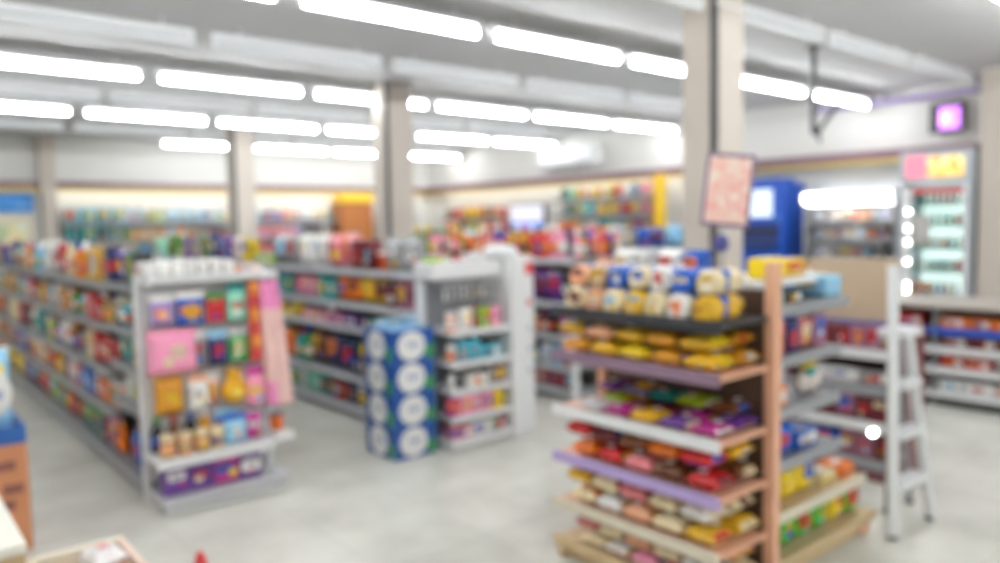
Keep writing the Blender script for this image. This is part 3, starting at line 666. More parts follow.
# end section of the rack facing the shopper (-y), to the right of the post
ES = thing('end_shelving', 'end section of shelves right of the salmon post, holding green bags below', 'shelving', (3.3,1.70,0))
sx_, sy_ = 3.3, 1.70
def sp(name, fn, m, par=ES): return part(name, lambda b: (fn(b), bmesh.ops.translate(b, vec=(-sx_,-sy_,0), verts=b.verts)), m, par)
ends = [(.10,3.93,'blond'),(.315,3.80,'cream'),(.545,3.55,'rail'),(.775,3.52,'rail'),(1.0,3.54,'rail'),(1.22,3.60,'rail')]
for z, xe, rm in ends:
    s_ = sp('shelf', lambda b: span(b, (2.925,1.722,z-.022), (xe,2.08,z), 0, .003), M['blond' if z < .4 else 'metal'])
    sp('price_rail', lambda b: span(b, (2.925,1.706,z-.04), (xe,1.72,z+.01), 0, .004), M[rm], s_)
sp('back_panel', lambda b: span(b, (2.925,2.085,.08), (3.56,2.105,1.295)), M['maroon'])
sp('back_panel', lambda b: span(b, (3.566,2.085,.08), (3.80,2.105,.52)), M['maroon'])
sp('plinth', lambda b: span(b, (2.93,1.74,0), (3.86,2.08,.078)), M['blond'])
sp('foot', lambda b: span(b, (3.80,1.725,0), (3.90,1.80,.078)), M['wood'])
sp('upright', lambda b: span(b, (3.52,2.05,.0), (3.56,2.083,1.3), 0, .004), M['metal'])
def stockE(seq, name, z, hm, xe, seed, rep=(1,1)): row(f"on the rack end's {name}", f'goods on {name} of the rack end section', 'x', 2.935, xe, 1.725, z, hm, seq, '-y', 'the post', seed, rep=rep, gap=.012)
stockE(['teal flat','black flat','cream flat'], 'top shelf', 1.22, .075, 3.42, 51)
place('brick', 'skyblue', (3.515,1.84,1.22), PI/2-.1, label='sky blue soft pack at the right end of the rack end top shelf', sc=(.9,1.05,1.0))
stockE(['white jar','rose can','navy box','rose pouch','mauve box'], 'second shelf', 1.0, .17, 3.53, 52)
stockE(['orange flat','navy flat','teal flat'], 'third shelf', .775, .14, 3.30, 53)
stockE(['blue brick','blue flat','cream flat','maroon brick'], 'fourth shelf', .545, .17, 3.54, 54)
R.seed(77)
for i, (cn, x) in enumerate((('lime',3.03),('yellow',3.19),('yellow',3.35))): place('bag', cn, (x,1.815,.315), R.uniform(-.04,.04), "on the rack end's fifth shelf", 'the post', (.66,.85,.74), group='bags on the rack end', partcols={'seam':'yellow'})
for i, (cn, x) in enumerate((('cream',3.53),('orange',3.71))): place('brick', cn, (x,1.82,.315), .05, "on the rack end's fifth shelf", 'the post', (.62,1.1,.55), group='bags on the rack end')
for i, (cn, x) in enumerate((('lime',3.02),('green',3.17),('lime',3.33),('green',3.47),('yellow',3.64),('lime',3.80))):
    o = place('bag', cn, (x,1.815,.10), R.uniform(-.04,.04), "on the rack end's bottom shelf", 'the post', (.61,.9,.66), group='bags on the rack end', partcols={'seam':'green'})
    if cn in ('lime','green'): o.color = (.10,.55,.03,1) if cn == 'lime' else (.05,.42,.03,1)
# plush-like pale bag with yellow and teal toy on the third shelf
o = part('plush_toy', lambda b: [bmesh.ops.create_uvsphere(b, u_segments=18, v_segments=12, radius=r, matrix=Matrix.Translation(p) @ Matrix.Diagonal((1,.8,1,1))) for r, p in ((.095,(0,0,.095)),(.07,(.09,.0,.075)),(.062,(-.085,-.01,.07)))] and [setattr(f, 'smooth', True) for f in b.faces], mat('cream_fluff', (.80,.72,.66), .95, var=.12, bump=.5, scale=40), None, (3.42,1.83,.775))
o.scale = (.68,.68,.68); o.location.z = .777; tag(o, 'fluffy cream plush under a yellow hat on the rack end', 'toy')
part('hat', lambda b: (bmesh.ops.create_uvsphere(b, u_segments=16, v_segments=10, radius=.055, matrix=Matrix.Translation((-.02,-.02,.20))), bmesh.ops.create_uvsphere(b, u_segments=16, v_segments=10, radius=.045, matrix=Matrix.Translation((.055,-.01,.215)))), mat('yellow_felt', (.88,.68,.03), .8), o)
part('scarf', lambda b: bmesh.ops.create_uvsphere(b, u_segments=14, v_segments=8, radius=.04, matrix=Matrix.Translation((-.03,-.055,.155)) @ Matrix.Diagonal((1.2,.8,.8,1))), mat('teal_felt', (.02,.40,.42), .8), o)

# poster in its tilted holder
t = thing('sign_holder', 'tilted poster sign in a purple frame standing on the bread rack', 'sign', (2.99,1.99,1.3315), math.radians(-55)); 
tilt = Matrix.Rotation(math.radians(6), 4, 'Y')
def tl(b): bmesh.ops.transform(b, matrix=Matrix.Translation((0,0,.24)) @ tilt, verts=b.verts)
part('frame', lambda b: (span(b, (-.105,-.008,-.005), (.105,.012,.32), 0, .006), tl(b)), mat('purple_grey_frame', (.22,.14,.24), .4), t)
part('poster', lambda b: (span(b, (-.09,-.0105,.012), (.09,-.0075,.303)), tl(b)), M['poster'], t)
part('stem', lambda b: tube(b, (0,.004,.012), (0,.004,.25), .008, n=10), M['chrome'], t)
part('clip', lambda b: (bmesh.ops.create_uvsphere(b, u_segments=14, v_segments=8, radius=.035, matrix=Matrix.Translation((-.01,0,.16)) @ Matrix.Diagonal((1,.5,1.2,1))),), mat('indigo_plastic', (.08,.08,.28), .4), t)
part('base', lambda b: lathe(b, [(.001,0),(.06,0),(.06,.008),(.01,.014)], 20), M['white'], t)

# ------------------------------------------------------------------ white step ladder
t = thing('step_ladder', 'white step ladder standing at the far end of the bread rack', 'ladder', (4.07,1.60,0))
def rail_(b, p, q, w=.045, d=.028):
    p, q = Vector(p), Vector(q); dd = q-p
    mt = Matrix.Translation((p+q)/2) @ dd.to_track_quat('Z', 'Y').to_matrix().to_4x4()
    box(b, (0,0,0), (w,d,dd.length), 0, .005, None) if False else None
    r = bmesh.ops.create_cube(b, size=1, matrix=mt @ Matrix.Diagonal((w,d,dd.length,1)))
part('rail', lambda b: rail_(b, (-.20,.0,.012), (-.165,.04,1.36)), M['white'], t)
part('rail', lambda b: rail_(b, (.20,-.02,.012), (.015,.04,1.02)), M['white'], t)
for z, in ((.25,),(.51,),(.76,)):
    xl = -.20+.035*z/1.36; xr = .20-.185*z/1.02
    part('step', lambda b: span(b, (xl+.02,-.03,z-.018), (xr-.02,.05,z+.018), 0, .005), M['white'], t)
part('top_step', lambda b: span(b, (-.17,-.03,1.0), (.03,.11,1.04), 0, .006), M['white'], t)
part('rear_leg', lambda b: rail_(b, (.13,.17,.012), (-.06,.09,1.0), .03, .022), M['metal'], t)
part('rear_leg', lambda b: rail_(b, (.36,.15,.012), (.01,.09,1.0), .03, .022), M['metal'], t)
part('rear_brace', lambda b: tube(b, (.07,.145,.30), (.26,.13,.30), .010, n=8), M['metal'], t)
for x, y in ((-.20,0),(.20,-.02),(.13,.17),(.36,.15)): part('rubber_foot', lambda b: box(b, (x,y,.0085), (.05,.035,.016), 0, .003), M['dark'], t)

# ------------------------------------------------------------------ maroon shelf unit with beige back board, behind the ladder
K = thing('maroon_shelf_unit', 'maroon shelf unit with a beige back board behind the white ladder', 'shelving', (4.62,2.15,0))
kx, ky = 4.62, 2.15
def kp(name, fn, m, par=K): return part(name, lambda b: (fn(b), bmesh.ops.translate(b, vec=(-kx,-ky,0), verts=b.verts)), m, par)
kp('back_board', lambda b: span(b, (5.02,1.92,0), (5.06,2.62,.90)), M['maroon'])
kp('header_board', lambda b: span(b, (4.96,2.06,.93), (5.0,2.62,1.33), 0, .006), M['beige'])
kp('plinth', lambda b: span(b, (4.64,1.93,0), (5.02,2.60,.10)), M['maroon'])
for y in (1.91,2.60): kp('side_panel', lambda b: span(b, (4.63,y,0), (5.02,y+.02,.93)), M['maroon'])
for z in (.13,.36,.58,.80):
    s_ = kp('shelf', lambda b: span(b, (4.64,1.932,z-.02), (5.018,2.598,z), 0, .003), M['maroon'])
    kp('price_rail', lambda b: span(b, (4.622,1.932,z-.055), (4.638,2.598,z+.005), 0, .003), M['white' if z in (.36,.80) else 'rail'], s_)
def stockK(seq, name, z, hm, seed): row(f"on the maroon unit's {name}", f'goods on {name} of the maroon unit', 'y', 1.945, 2.59, 4.645, z, hm, seq, seed=seed, rep=(1,2), gap=.01)
stockK(['maroon box','mauve box','maroon box','maroon box'], 'top shelf', .80, .14, 61)
stockK(['grey flat','silver flat','mauve box','white flat'], 'second shelf', .58, .17, 62)
stockK(['maroon box','maroon box','mauve box'], 'third shelf', .36, .19, 63)
stockK(['maroon box','mauve box','blue brick'], 'bottom shelf', .13, .19, 64)
t = thing('wall_lamp', 'small round white lamp on the edge of the maroon unit', 'lamp', (4.60,2.10,.46))
part('lamp_disc', lambda b: tube(b, (0,0,0), (.02,0,0), .015, n=14), M['led'], t)
part('lamp_rim', lambda b: tube(b, (.012,0,0), (.03,0,0), .030, n=14), M['white'], t)
t.location = (4.59,2.03,.312)

# ------------------------------------------------------------------ long checkout counter with sweets shelves (x 6.9)
Q = thing('checkout_counter', 'long counter with sweets shelves in front, at the right edge', 'counter', (7.3,2.0,0))
qx, qy = 7.3, 2.0
def qp(name, fn, m, par=Q): return part(name, lambda b: (fn(b), bmesh.ops.translate(b, vec=(-qx,-qy,0), verts=b.verts)), m, par)
qp('countertop', lambda b: span(b, (6.86,.6,.83), (7.75,3.6,.858), 0, .006), mat('grey_brown_worktop', (.40,.36,.32), .4))
qp('carcass', lambda b: span(b, (7.2,.65,0), (7.7,3.55,.828)), M['maroon'])
qp('plinth', lambda b: span(b, (6.96,.65,0), (7.2,3.55,.10)), M['dark'])
for y in (.65,1.6,2.55,3.53): qp('divider', lambda b: span(b, (6.92,y,.0), (7.2,y+.02,.828)), M['metal'])
for i, (ya, yb) in enumerate(((.67,1.6),(1.62,2.55),(2.57,3.53))):
    for z in (.13,.33,.50,.66):
        s_ = qp('shelf', lambda b: span(b, (6.92,ya,z-.018), (7.198,yb,z), 0, .002), M['metal'])
        qp('price_rail', lambda b: span(b, (6.898,ya,z-.05), (6.918,yb,z+.005), 0, .003), M['bluep' if z == .66 else 'white'], s_)
def stockQ(seq, name, z, hm, seed):
    for bi, (ya, yb) in enumerate(((2.53,1.64),(3.50,2.59))):
        row(f"on the counter front's {name}, {'near' if bi==0 else 'far'} bay", f'sweets on {name} of the counter front', 'y', ya, yb, 6.925, z, hm, seq, seed=seed+bi, rep=(2,4), gap=.01, end='the left')
stockQ(['orange flat','red flat','brown flat','peach flat','maroon flat','rose flat'], 'top shelf', .66, .14, 71)
stockQ(['maroon flat','brown flat','red flat','orange flat'], 'second shelf', .50, .11, 73)
stockQ(['red flat','maroon flat','orange flat','brown flat'], 'third shelf', .33, .12, 75)
stockQ(['white flat','silver flat','red flat','orange flat'], 'bottom shelf', .13, .15, 77)

# ------------------------------------------------------------------ right wall: open chiller, fridge, kiosk, screens
W = thing('open_chiller', 'open chiller with a bright lamp canopy against the right wall', 'chiller', (10.4,5.1,0))
def wp(o, name, fn, m, par=None):
    L = o.location
    return part(name, lambda b: (fn(b), bmesh.ops.translate(b, vec=(-L.x,-L.y,-L.z), verts=b.verts)), m, par or o)
ch0, ch1 = 4.22, 5.48
wp(W, 'cabinet', lambda b: (span(b, (10.62,ch0,.0), (10.76,ch1,2.08)), span(b, (10.1,ch0,0), (10.62,ch1,.9), 0, .01)), M['white'])
for y in (ch0, ch1-.04): wp(W, 'side_panel', lambda b: span(b, (10.15,y,.9), (10.62,y+.04,1.78)), M['metal'])
wp(W, 'canopy', lambda b: span(b, (10.06,ch0,1.78), (10.62,ch1,1.96), 0, .02), M['white'])
wp(W, 'inner_lamp', lambda b: span(b, (10.14,ch0+.06,1.765), (10.19,ch1-.06,1.779)), mat('cooler_inner_lamp', (1,1,1), .3, var=0, emit=11, ecol=(1,1,1)))  # added glowing strip that brightens the goods; the canopy lamp faces outward
wp(W, 'canopy_lamp', lambda b: span(b, (10.04,ch0+.05,1.80), (10.058,ch1-.05,1.91)), M['coolglow'])
for z in (1.06,1.30,1.54):
    s_ = wp(W, 'shelf', lambda b: span(b, (10.22,ch0+.045,z-.02), (10.618,ch1-.045,z)), M['dark'])
    wp(W, 'price_rail', lambda b: span(b, (10.205,ch0+.045,z-.035), (10.22,ch1-.045,z+.01)), M['rail'], s_)
for z, seq, nm, sd in ((1.54,['white tub','white box','white bag','peach box'],'top shelf',81),(1.30,['white tub','white box','peach tub','rose box','white jar'],'middle shelf',82),(1.06,['silver jar','grey tub','black tub','white tub'],'lower shelf',83)):
    row(f"on the open chiller's {nm}", f'goods on {nm} of the open chiller', 'y', ch1-.06, ch0+.06, 10.235, z, .19, seq, seed=sd, rep=(1,3), end='the left')
row('on the ledge of the open chiller', 'goods on the open chiller ledge', 'y', ch1-.06, ch0+.06, 10.09, .9, .11, ['orange tub','white tub','rose tub','white jar','black jar'], seed=84, rep=(1,2), end='the left', dmax=.1)

G = thing('upright_fridge', 'tall glass door fridge with fruit picture header at the right wall', 'fridge', (10.4,3.9,0))
g0, g1 = 3.35, 4.18
wp(G, 'cabinet', lambda b: (span(b, (10.66,g0,0), (10.76,g1,2.38)), span(b, (10.1,g0,0), (10.66,g0+.05,2.38)), span(b, (10.1,g1-.05,0), (10.66,g1,2.38)), span(b, (10.1,g0+.05,2.0), (10.66,g1-.05,2.38)), span(b, (10.1,g0+.05,0), (10.66,g1-.05,.35))), mat('silver_grey_panel', (.50,.54,.58), .35))
wp(G, 'header_picture', lambda b: (span(b, (10.092,g0+.10,2.06), (10.099,g1-.32,2.31)), span(b, (10.092,g1-.31,2.06), (10.099,g1-.07,2.33), 1)), [M['header'], M['headerpink']])
wp(G, 'red_strip', lambda b: span(b, (10.06,g0+.1,1.86), (10.068,g1-.12,1.92)), M['redp'])
d_ = wp(G, 'door', lambda b: (span(b, (10.05-.0,g0+.04,.38), (10.095,g0+.09,1.98)), span(b, (10.05,g1-.16,.38), (10.095,g1-.04,1.98)), span(b, (10.05,g0+.09,1.94), (10.095,g1-.09,1.98)), span(b, (10.05,g0+.09,.38), (10.095,g1-.09,.43))), M['white'])
wp(G, 'glass_pane', lambda b: span(b, (10.075,g0+.09,.43), (10.083,g1-.09,1.94)), M['glass'], d_)
wp(G, 'handle', lambda b: tube(b, (10.03,g1-.065,.9), (10.03,g1-.065,1.5), .012, n=10), M['chrome'], d_)
wp(G, 'door_notice', lambda b: span(b, (10.0725,g1-.38,1.28), (10.0745,g1-.16,1.60)), mat('grey_notice', (.48,.46,.44), .5, var=.15), d_)
wp(G, 'inner_lamp', lambda b: span(b, (10.63,g0+.08,.5), (10.65,g1-.08,1.9)), mat('fridge_backlight', (.8,.95,.92), .4, var=0, emit=1.1, ecol=(.80,.97,.94)))
for z in (.62,.90,1.18,1.46,1.72): wp(G, 'shelf', lambda b: span(b, (10.2,g0+.055,z-.015), (10.62,g1-.055,z)), M['fridgein'])
for z, seq, nm, sd in ((1.72,['mint bottle','white bottle'],'top shelf',91),(1.46,['white bottle','mint bottle','silver can'],'second shelf',92),(1.18,['white can','mint bottle','white bottle'],'third shelf',93),(.90,['white bottle','teal can','rose can'],'fourth shelf',94),(.62,['orange can','white bottle','mint can'],'bottom shelf',95)):
    row(f"on the fridge's {nm}", f'drinks on {nm} of the fridge', 'y', g1-.1, g0+.1, 10.22, z, .22, seq, seed=sd, rep=(2,4), end='the left')
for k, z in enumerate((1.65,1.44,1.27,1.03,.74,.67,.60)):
    wp(G, 'led_spot', lambda b: tube(b, (10.044,g1-.13,z), (10.049,g1-.13,z), .012, n=12), M['led'])  # glowing discs standing for lamp reflections in the chrome door handle

KI = thing('kiosk_machine', 'cobalt blue self service machine with pale screen against right wall', 'machine', (10.4,6.2,0))
k0, k1 = 5.78, 6.62
wp(KI, 'cabinet', lambda b: (span(b, (10.2,k0,0), (10.76,k1,2.10), 0, .02), span(b, (10.24,k0+.12,2.095), (10.7,k1-.2,2.18), 0, .02)), M['bluep'])
wp(KI, 'screen', lambda b: span(b, (10.185,k0+.20,1.62), (10.199,k1-.02,2.02), 0, .003), M['kioskscreen'])
wp(KI, 'keypad_shelf', lambda b: span(b, (10.06,k0+.1,1.2), (10.2,k1-.1,1.26), 0, .01), M['dark'])
wp(KI, 'slot_panel', lambda b: span(b, (10.19,k0+.1,1.3), (10.199,k1-.1,1.52)), mat('dark_navy_panel', (.02,.03,.10), .4))
wp(KI, 'round_badge', lambda b: tube(b, (10.185,k0+.11,1.6), (10.2,k0+.11,1.6), .05, n=18), mat('mid_blue_badge', (.05,.2,.6), .4))

t = thing('wall_screen', 'small violet lit screen mounted high on the right wall', 'screen', (10.7,3.86,2.85))
wp(t, 'casing', lambda b: span(b, (10.64,3.66,2.64), (10.72,4.06,3.02), 0, .01), M['dark'])
wp(t, 'display', lambda b: span(b, (10.634,3.70,2.68), (10.641,3.94,2.95)), M['pinkscreen'])
wp(t, 'picture_block', lambda b: span(b, (10.630,3.80,2.74), (10.636,3.92,2.90)), M['pinkscreen2'])
wp(t, 'bracket', lambda b: tube(b, (10.72,3.86,2.83), (10.8,3.86,2.83), .03, n=10), M['dark'])
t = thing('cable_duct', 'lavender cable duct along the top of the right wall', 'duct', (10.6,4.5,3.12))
wp(t, 'pipe', lambda b: tube(b, (10.66,2.0,3.12), (10.66,5.6,3.12), .035, n=12), M['purple'])  # purple light reflection built as a solid rod; its holders are invented
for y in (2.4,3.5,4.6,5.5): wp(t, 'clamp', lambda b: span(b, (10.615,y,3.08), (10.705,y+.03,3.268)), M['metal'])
t = thing('bright_screen', 'bright white screen with a blue band, against the far right wall', 'screen', (10.5,11.6,1.7))
wp(t, 'casing', lambda b: span(b, (10.20,10.75,1.38), (10.28,11.8,1.98), 0, .01), M['dark'])
wp(t, 'display', lambda b: (span(b, (10.193,10.79,1.62), (10.199,11.76,1.95), 0), span(b, (10.193,10.79,1.42), (10.199,11.76,1.60), 1)), [M['screen'], M['bluescreen']])
wp(t, 'stand', lambda b: (span(b, (10.22,11.2,.0), (10.30,11.35,1.379), 0), span(b, (10.05,10.95,0), (10.33,11.6,.03), 0)), M['dark'])
t = thing('air_conditioner', 'white wall air conditioner high on the right wall', 'air conditioner', (10.6,10.5,2.8))
wp(t, 'body', lambda b: span(b, (10.5,9.75,2.66), (10.8,11.25,3.02), 0, .04), M['white'])
wp(t, 'louver', lambda b: span(b, (10.485,9.85,2.685), (10.53,11.15,2.72), 0, .008), M['metal'])
wp(t, 'front_panel', lambda b: span(b, (10.49,9.8,2.76), (10.51,11.2,2.99), 0, .008), M['white'])
t = thing('hanging_bracket', 'dark V shaped bracket hanging on a pole from the ceiling', 'bracket', (7.3,3.85,3.268))
part('pole', lambda b: tube(b, (0,0,-.80), (0,0,0), .025, n=10), M['dark'], t)
part('ceiling_plate', lambda b: tube(b, (0,0,-.02), (0,0,0), .07, n=14), M['dark'], t)
part('arm', lambda b: tube(b, (.03,-.03,-.84), (.20,-.19,-.50), .022, n=10), M['dark'], t)
part('joint', lambda b: bmesh.ops.create_uvsphere(b, u_segments=12, v_segments=8, radius=.05, matrix=Matrix.Translation((.02,-.02,-.82))), M['dark'], t)
part('hook', lambda b: tube(b, (.03,-.03,-.84), (.05,-.05,-.93), .016, n=8), M['dark'], t)
o = thing('sign_board', 'tall yellow sign board on the right wall left of column', 'sign', (10.7,8.1,1.8))
wp(o, 'board', lambda b: span(b, (10.3,7.98,1.36), (10.34,8.22,2.36), 0, .006), M['yellowp']); wp(o, 'edging', lambda b: span(b, (10.29,8.2,1.36), (10.345,8.235,2.36), 0), M['orangep'])
wp(o, 'post', lambda b: (span(b, (10.345,8.07,0), (10.385,8.13,2.3)), span(b, (10.25,7.95,0), (10.48,8.25,.03))), M['metal'])

# wall shelving
def wall_unit(label, axis, a0, a1, wall, depth, levels, mats=('metal','rail','wall')):
    if axis == 'x': loc = ((a0+a1)/2, wall-depth/2, 0)
    else: loc = (wall-depth/2, (a0+a1)/2, 0)
    o = thing('wall_shelving', label, 'shelving', loc)
    def sp2(b, p0, p1, q0, q1, z0, z1, bev=0):   # p along the wall, q from the front (0) to the wall (depth)
        if axis == 'x': span(b, (p0, wall-depth+q0, z0), (p1, wall-depth+q1, z1), 0, bev)
        else: span(b, (wall-depth+q0, p0, z0), (wall-depth+q1, p1, z1), 0, bev)
    wp(o, 'back_panel', lambda b: sp2(b, a0, a1, depth-.03, depth-.004, 0, levels[-1]+.25), M[mats[2]])
    wp(o, 'plinth', lambda b: sp2(b, a0, a1, .02, depth-.03, 0, .1), M[mats[0]])
    n = max(1, round((a1-a0)/1.2))
    for k in range(n+1):
        a = a0+(a1-a0)*k/n; a = min(max(a, a0+.015), a1-.015)
        wp(o, 'upright', lambda b: sp2(b, a-.015, a+.015, depth-.06, depth-.031, 0, levels[-1]+.25), M[mats[0]])
    for z in levels:
        s_ = wp(o, 'shelf', lambda b: sp2(b, a0, a1, .012, depth-.062, z-.025, z), M[mats[0]])
        wp(o, 'price_rail', lambda b: sp2(b, a0, a1, 0, .012, z-.045, z+.008), M[mats[1]], s_)
    return o
wall_unit('long wall shelving on the far wall left of the farthest column', 'x', 2.84, 8.1, Y1, .45, (.4,.75,1.1,1.42,1.74))
FR = Y1-.45
def stockFar(seq, nm, z, hm, seed, xa=2.86, xb=8.05, rep=(2,3)): row(f"on the far wall's {nm}", f'goods on {nm} of the far wall', 'x', xa, xb, FR+.012, z, hm, seq, '-y', 'the left', seed, rep=rep)
stockFar(['cyan bag','skyblue tall','lime tall','skyblue bag','cyan tall','white tall','skyblue bag','purple tall','rose tall','white bag','skyblue tall','black tall','tan tall','mint bag','yellow bag','peach bag','gold box','white bag','rose bag','white bag','pink bag','blue bag','blue tall'], 'upper shelf', 1.74, .30, 101, rep=(2,4))
stockFar(['teal bag','green tall','tan box','silver bag','grey bag','brown bag','magenta flat','pink bag','navy bag','white bag','skyblue bag','mint bag','yellow bag','cream box','navy bag','purple bag','lavender bag','blue bag','navy box'], 'middle shelf', 1.42, .28, 102, rep=(2,4))
stockFar(['white bag','cream bag','mint bag','silver bag','orange bag','rose bag','red bag','peach bag','grey bag','white bag','blue bag'], 'lower shelf', 1.10, .28, 103, rep=(2,4))
t = thing('orange_cabinet', 'orange cabinet with a yellow top on the far wall', 'cabinet', (8.55,15.3,0))
wp(t, 'body', lambda b: span(b, (8.16,15.0,0), (8.95,15.48,2.12), 0, .01), M['orangep'])
wp(t, 'header', lambda b: span(b, (8.14,14.96,2.13), (8.97,15.29,2.29), 0, .01), M['yellowp'])
for x in (8.18,8.57): q = wp(t, 'door', lambda b: span(b, (x,14.98,.1), (x+.36,15.0,2.05), 0, .006), M['orangep']); wp(t, 'handle', lambda b: tube(b, (x+.3,14.965,1.0), (x+.3,14.965,1.2), .01, n=8), M['chrome'], q)
wall_unit('short wall shelving on the far wall beside the right corner', 'x', 9.1, 10.2, Y1, .45, (.4,.75,1.1,1.42,1.74))
row("on the corner unit's upper shelf", 'goods on the corner unit', 'x', 9.12, 10.18, FR+.012, 1.74, .30, ['rose bag','pink bag','rose box','pink bag'], '-y', 'the left', 111, rep=(1,3))
row("on the corner unit's middle shelf", 'goods on the corner unit', 'x', 9.12, 10.18, FR+.012, 1.42, .28, ['grey bag','white bag','rose bag','black box'], '-y', 'the left', 112, rep=(1,3))
wall_unit('long wall shelving on the right wall left of the yellow sign', 'y', 8.35, 10.7, X1, .45, (.4,.75,1.1,1.40,1.72,2.02))
wall_unit('wall shelving on the right wall beyond the bright screen', 'y', 12.15, 14.4, X1, .45, (.4,.75,1.1,1.40,1.72))
def stockR(seq, nm, z, hm, seed, ya, yb, unit): row(f"on the {unit}'s {nm}", f'goods on {nm} of the {unit}', 'y', ya, yb, X1-.45+.012, z, hm, seq, seed=seed, rep=(1,1), end='the right')
u1 = 'right wall shelving'
stockR(['rose bag','navy pouch','silver bag','red pouch','yellow bag','cream bag','yellow bag','white bag','gold bag','mint bag','teal bag','amber bag'], 'top shelf', 2.02, .25, 121, 8.40, 10.65, u1)
stockR(['rose bag','grey bag','red bag','mauve bag','yellow bag','gold bag','cyan bag','mint bag','olive bag','teal bag','teal bag','olive bag'], 'second shelf', 1.72, .27, 122, 8.40, 10.65, u1)
stockR(['mauve bag','purple bag','grey bag','cyan bag','teal bag','teal bag','white bag','teal bag','gold bag','orange bag'], 'third shelf', 1.40, .27, 123, 8.40, 10.65, u1)
stockR(['blue bag','skyblue bag','grey bag','white bag','rose bag','orange bag','teal bag'], 'fourth shelf', 1.10, .26, 124, 8.40, 10.65, u1)
u2 = 'far right shelving'
stockR(['red box','rose box','brown box','olive box','red box','gold bag','yellow bag','yellow bag'], 'top shelf', 1.72, .28, 131, 12.2, 14.35, u2)
stockR(['orange box','brown box','maroon box','orange box','yellow bag','gold bag','lime bag'], 'second shelf', 1.40, .28, 132, 12.2, 14.35, u2)
stockR(['cream box','white bag','cream box','white box'], 'third shelf', 1.10, .27, 133, 12.2, 14.35, u2)

# signs on the far wall at the left edge
t = thing('wall_banner', 'blue banner with white marks on the far wall at left edge', 'banner', (2.0,15.45,2.0))
wp(t, 'board', lambda b: span(b, (1.0,15.43,1.95), (2.46,15.49,2.26), 0, .006), M['banner'])
def blobs(b):
    rr = random.Random(4)
    for x in (1.35,1.52,1.70,1.86,1.98,2.06): tube(b, (x,15.425,2.08+rr.uniform(-.02,.05)), (x,15.43,2.08), rr.uniform(.05,.085), n=14)
    for x in (2.2,2.28,2.36): tube(b, (x,15.425,2.06), (x,15.43,2.06), .035, n=12)
wp(t, 'white_marks', blobs, M['lightblue'])
t = thing('wall_poster', 'pale fruit poster below the blue banner at left edge', 'poster', (2.0,15.45,1.6))
wp(t, 'frame', lambda b: span(b, (1.0,15.44,1.30), (2.46,15.49,1.92), 0, .006), M['cream'])
wp(t, 'picture', lambda b: span(b, (1.06,15.434,1.38), (2.34,15.44,1.78)), M['posterpale'])

# ------------------------------------------------------------------ foreground at the lower left
t = thing('cardboard_display', 'orange brown cardboard floor display at the left edge', 'display stand', (.35,4.7,0))
wp(t, 'body', lambda b: span(b, (.05,4.45,0), (.615,4.95,.55), 0, .006), M['kraft'])
inkm = mat('brown_ink', (.25,.09,.07), .6)
for x, z in ((.47,.42),(.5,.30),(.46,.22)): wp(t, 'printed_mark', lambda b: span(b, (x,4.446,z), (x+.09,4.4495,z+.05)), inkm)
wp(t, 'top_tray', lambda b: (span(b, (.05,4.45,.55), (.615,4.47,.64)), span(b, (.595,4.47,.55), (.615,4.95,.64)), span(b, (.05,4.47,.55), (.595,4.95,.57))), mat('mid_blue_card', (.02,.11,.38), .5))
o = place('bag', 'skyblue', (.475,4.58,.572), 0, label='sky blue bag with a round white label at the front of cardboard display', sc=(.95,1.0,1.75), partcols={'seam':'white'})
link('round_label', mesh_of('round_label', (lambda b: (bmesh.ops.create_uvsphere(b, u_segments=20, v_segments=10, radius=.08, matrix=Matrix.Translation((.025,-.062,.13)) @ Matrix.Diagonal((1,.22,.85,1))), b)[1])(bmesh.new()), M['whiteink']), o)
link('label_mark', mesh_of('label_mark', (lambda b: (span(b, (.02,-.0825,.115), (.06,-.0785,.14)), b)[1])(bmesh.new()), M['greyink']), o)
place('bag', 'skyblue', (.24,4.66,.572), -.05, label='sky blue bag behind the front white bag on the cardboard display', sc=(.9,1,1.4), partcols={'seam':'white'})
place('bag', 'white', (.475,4.80,.572), 0, label='white bag at the back of the cardboard display', sc=(.9,1,1.45), partcols={'seam':'skyblue'})

t = thing('low_cabinet', 'low cabinet with a white top in the lower left corner', 'cabinet', (.05,2.95,0))
wp(t, 'top', lambda b: span(b, (-.5,2.54,.675), (.335,3.5,.705), 0, .006), mat('ivory_laminate', (.78,.76,.66), .4))
wp(t, 'front_frame', lambda b: (span(b, (.295,2.56,.0), (.33,2.60,.675)), span(b, (-.49,2.56,.635), (.295,2.60,.675)), span(b, (-.49,2.56,0), (.295,2.60,.06)), span(b, (-.49,2.56,.06), (-.45,2.60,.635))), M['blond'])
wp(t, 'side_panel', lambda b: (span(b, (.305,2.6,0), (.33,3.46,.675)), span(b, (-.49,2.6,0), (-.465,3.46,.675)), span(b, (-.465,3.44,0), (.305,3.46,.675))), M['blond'])
wp(t, 'dark_shelf', lambda b: (span(b, (-.465,2.75,.35), (.305,3.44,.37)), span(b, (-.465,2.74,.06), (.305,2.75,.675))), M['dark'])

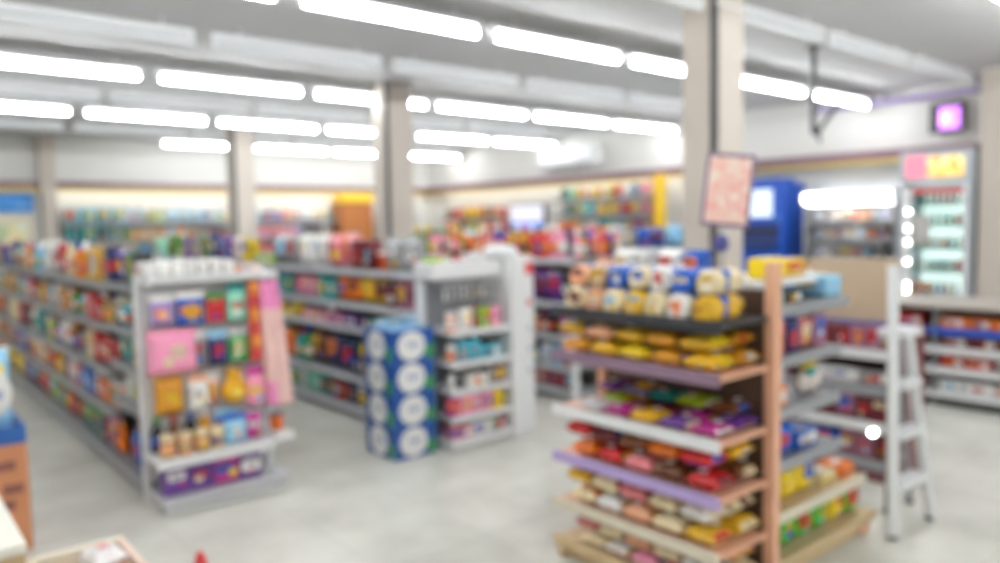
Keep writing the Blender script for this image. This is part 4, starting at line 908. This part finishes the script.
t = thing('wooden_bin', 'open wooden bin holding white wrapped packs at the bottom edge', 'bin', (.5,2.3,0))
wp(t, 'board', lambda b: span(b, (.345,2.68,0), (.625,2.71,.60), 0, .008), M['cream'])
wp(t, 'board', lambda b: span(b, (.60,1.75,0), (.625,2.68,.60), 0, .008), mat('pale_pink_wood', (.70,.52,.42), .5))
wp(t, 'board', lambda b: span(b, (.345,1.75,0), (.37,2.68,.60), 0, .008), M['cream'])
wp(t, 'board', lambda b: span(b, (.37,1.75,0), (.60,1.78,.60), 0, .008), M['cream'])
wp(t, 'bottom', lambda b: span(b, (.37,1.78,.51), (.60,2.68,.53)), M['wood'])
def pack(b): pillow(b,.13,.16,.07,2,31); bmesh.ops.transform(b, matrix=Matrix.Translation((0,.08,.036)) @ Matrix.Rotation(PI/2, 4, 'X'), verts=b.verts)
first = None
for i, (x, y, z, lab) in enumerate(((.52,2.56,.5315,'crinkled white pack at the back of the wooden bin'),(.525,2.36,.5315,'crinkled white pack in front of another in the wooden bin'),(.515,2.47,.6015,'shiny white pack lying on top in the wooden bin'),(.435,2.58,.5315,'small white pack at the left of the wooden bin'))):
    if first is None: first = o = part('wrapped_pack', pack, M['tissue'], None); part('label', lambda b: box(b, (0,0,.071), (.04,.05,.003)), mat('rose_label', (.7,.3,.3), .4), o)
    else: o = copy_tree(first)
    o.location = (x,y,z); o.rotation_euler = (0,0,.12*i); o.scale = (.75,.75,.95) if i < 3 else (.5,.5,.8); tag(o, lab, 'pack', 'white packs in the wooden bin')

def cone(b):
    lathe(b, [(.001,.02),(.085,.02),(.08,.04),(.05,.18),(.016,.33),(.004,.345)], 20)
t = thing('red_cone', 'red pointed cone poking up at the bottom edge of the frame', 'cone', (.97,3.01,0))
part('body', cone, M['redp'], t); part('base', lambda b: box(b, (0,0,.011), (.22,.22,.022), 0, .006), M['redp'], t); part('band', lambda b: lathe(b, [(.0615,.135),(.0625,.135),(.049,.19),(.048,.19)], 20), M['whiteink'], t)

finalize()

# ------------------------------------------------------------------ camera, world, view
cam = bpy.data.cameras.new('camera'); co = bpy.data.objects.new('camera', cam); COL.objects.link(co)
f_px = 768.97
c = (500, 281.5); v1 = Vector((1415-500, -(206-281.5), -f_px)).normalized(); v2 = Vector((-150-500, -(236-281.5), -f_px)).normalized()
z = v1.cross(v2).normalized(); y_ = z.cross(v1).normalized()
m = Matrix((v1, y_, z)).to_4x4(); m.translation = (0,0,1.6)
co.matrix_world = m
cam.sensor_width = 36; cam.lens = f_px/1000*36; cam.clip_start = .05
cam.dof.use_dof = True; cam.dof.focus_distance = .8; cam.dof.aperture_fstop = 2.2
scn.camera = co
w = bpy.data.worlds.new('world'); scn.world = w; w.use_nodes = True
w.node_tree.nodes['Background'].inputs[0].default_value = (.8,.85,.9,1); w.node_tree.nodes['Background'].inputs[1].default_value = .3
vs = scn.view_settings; vs.view_transform = 'Standard'; vs.look = 'None'; vs.gamma = 1; vs.exposure = 0; vs.use_curve_mapping = False
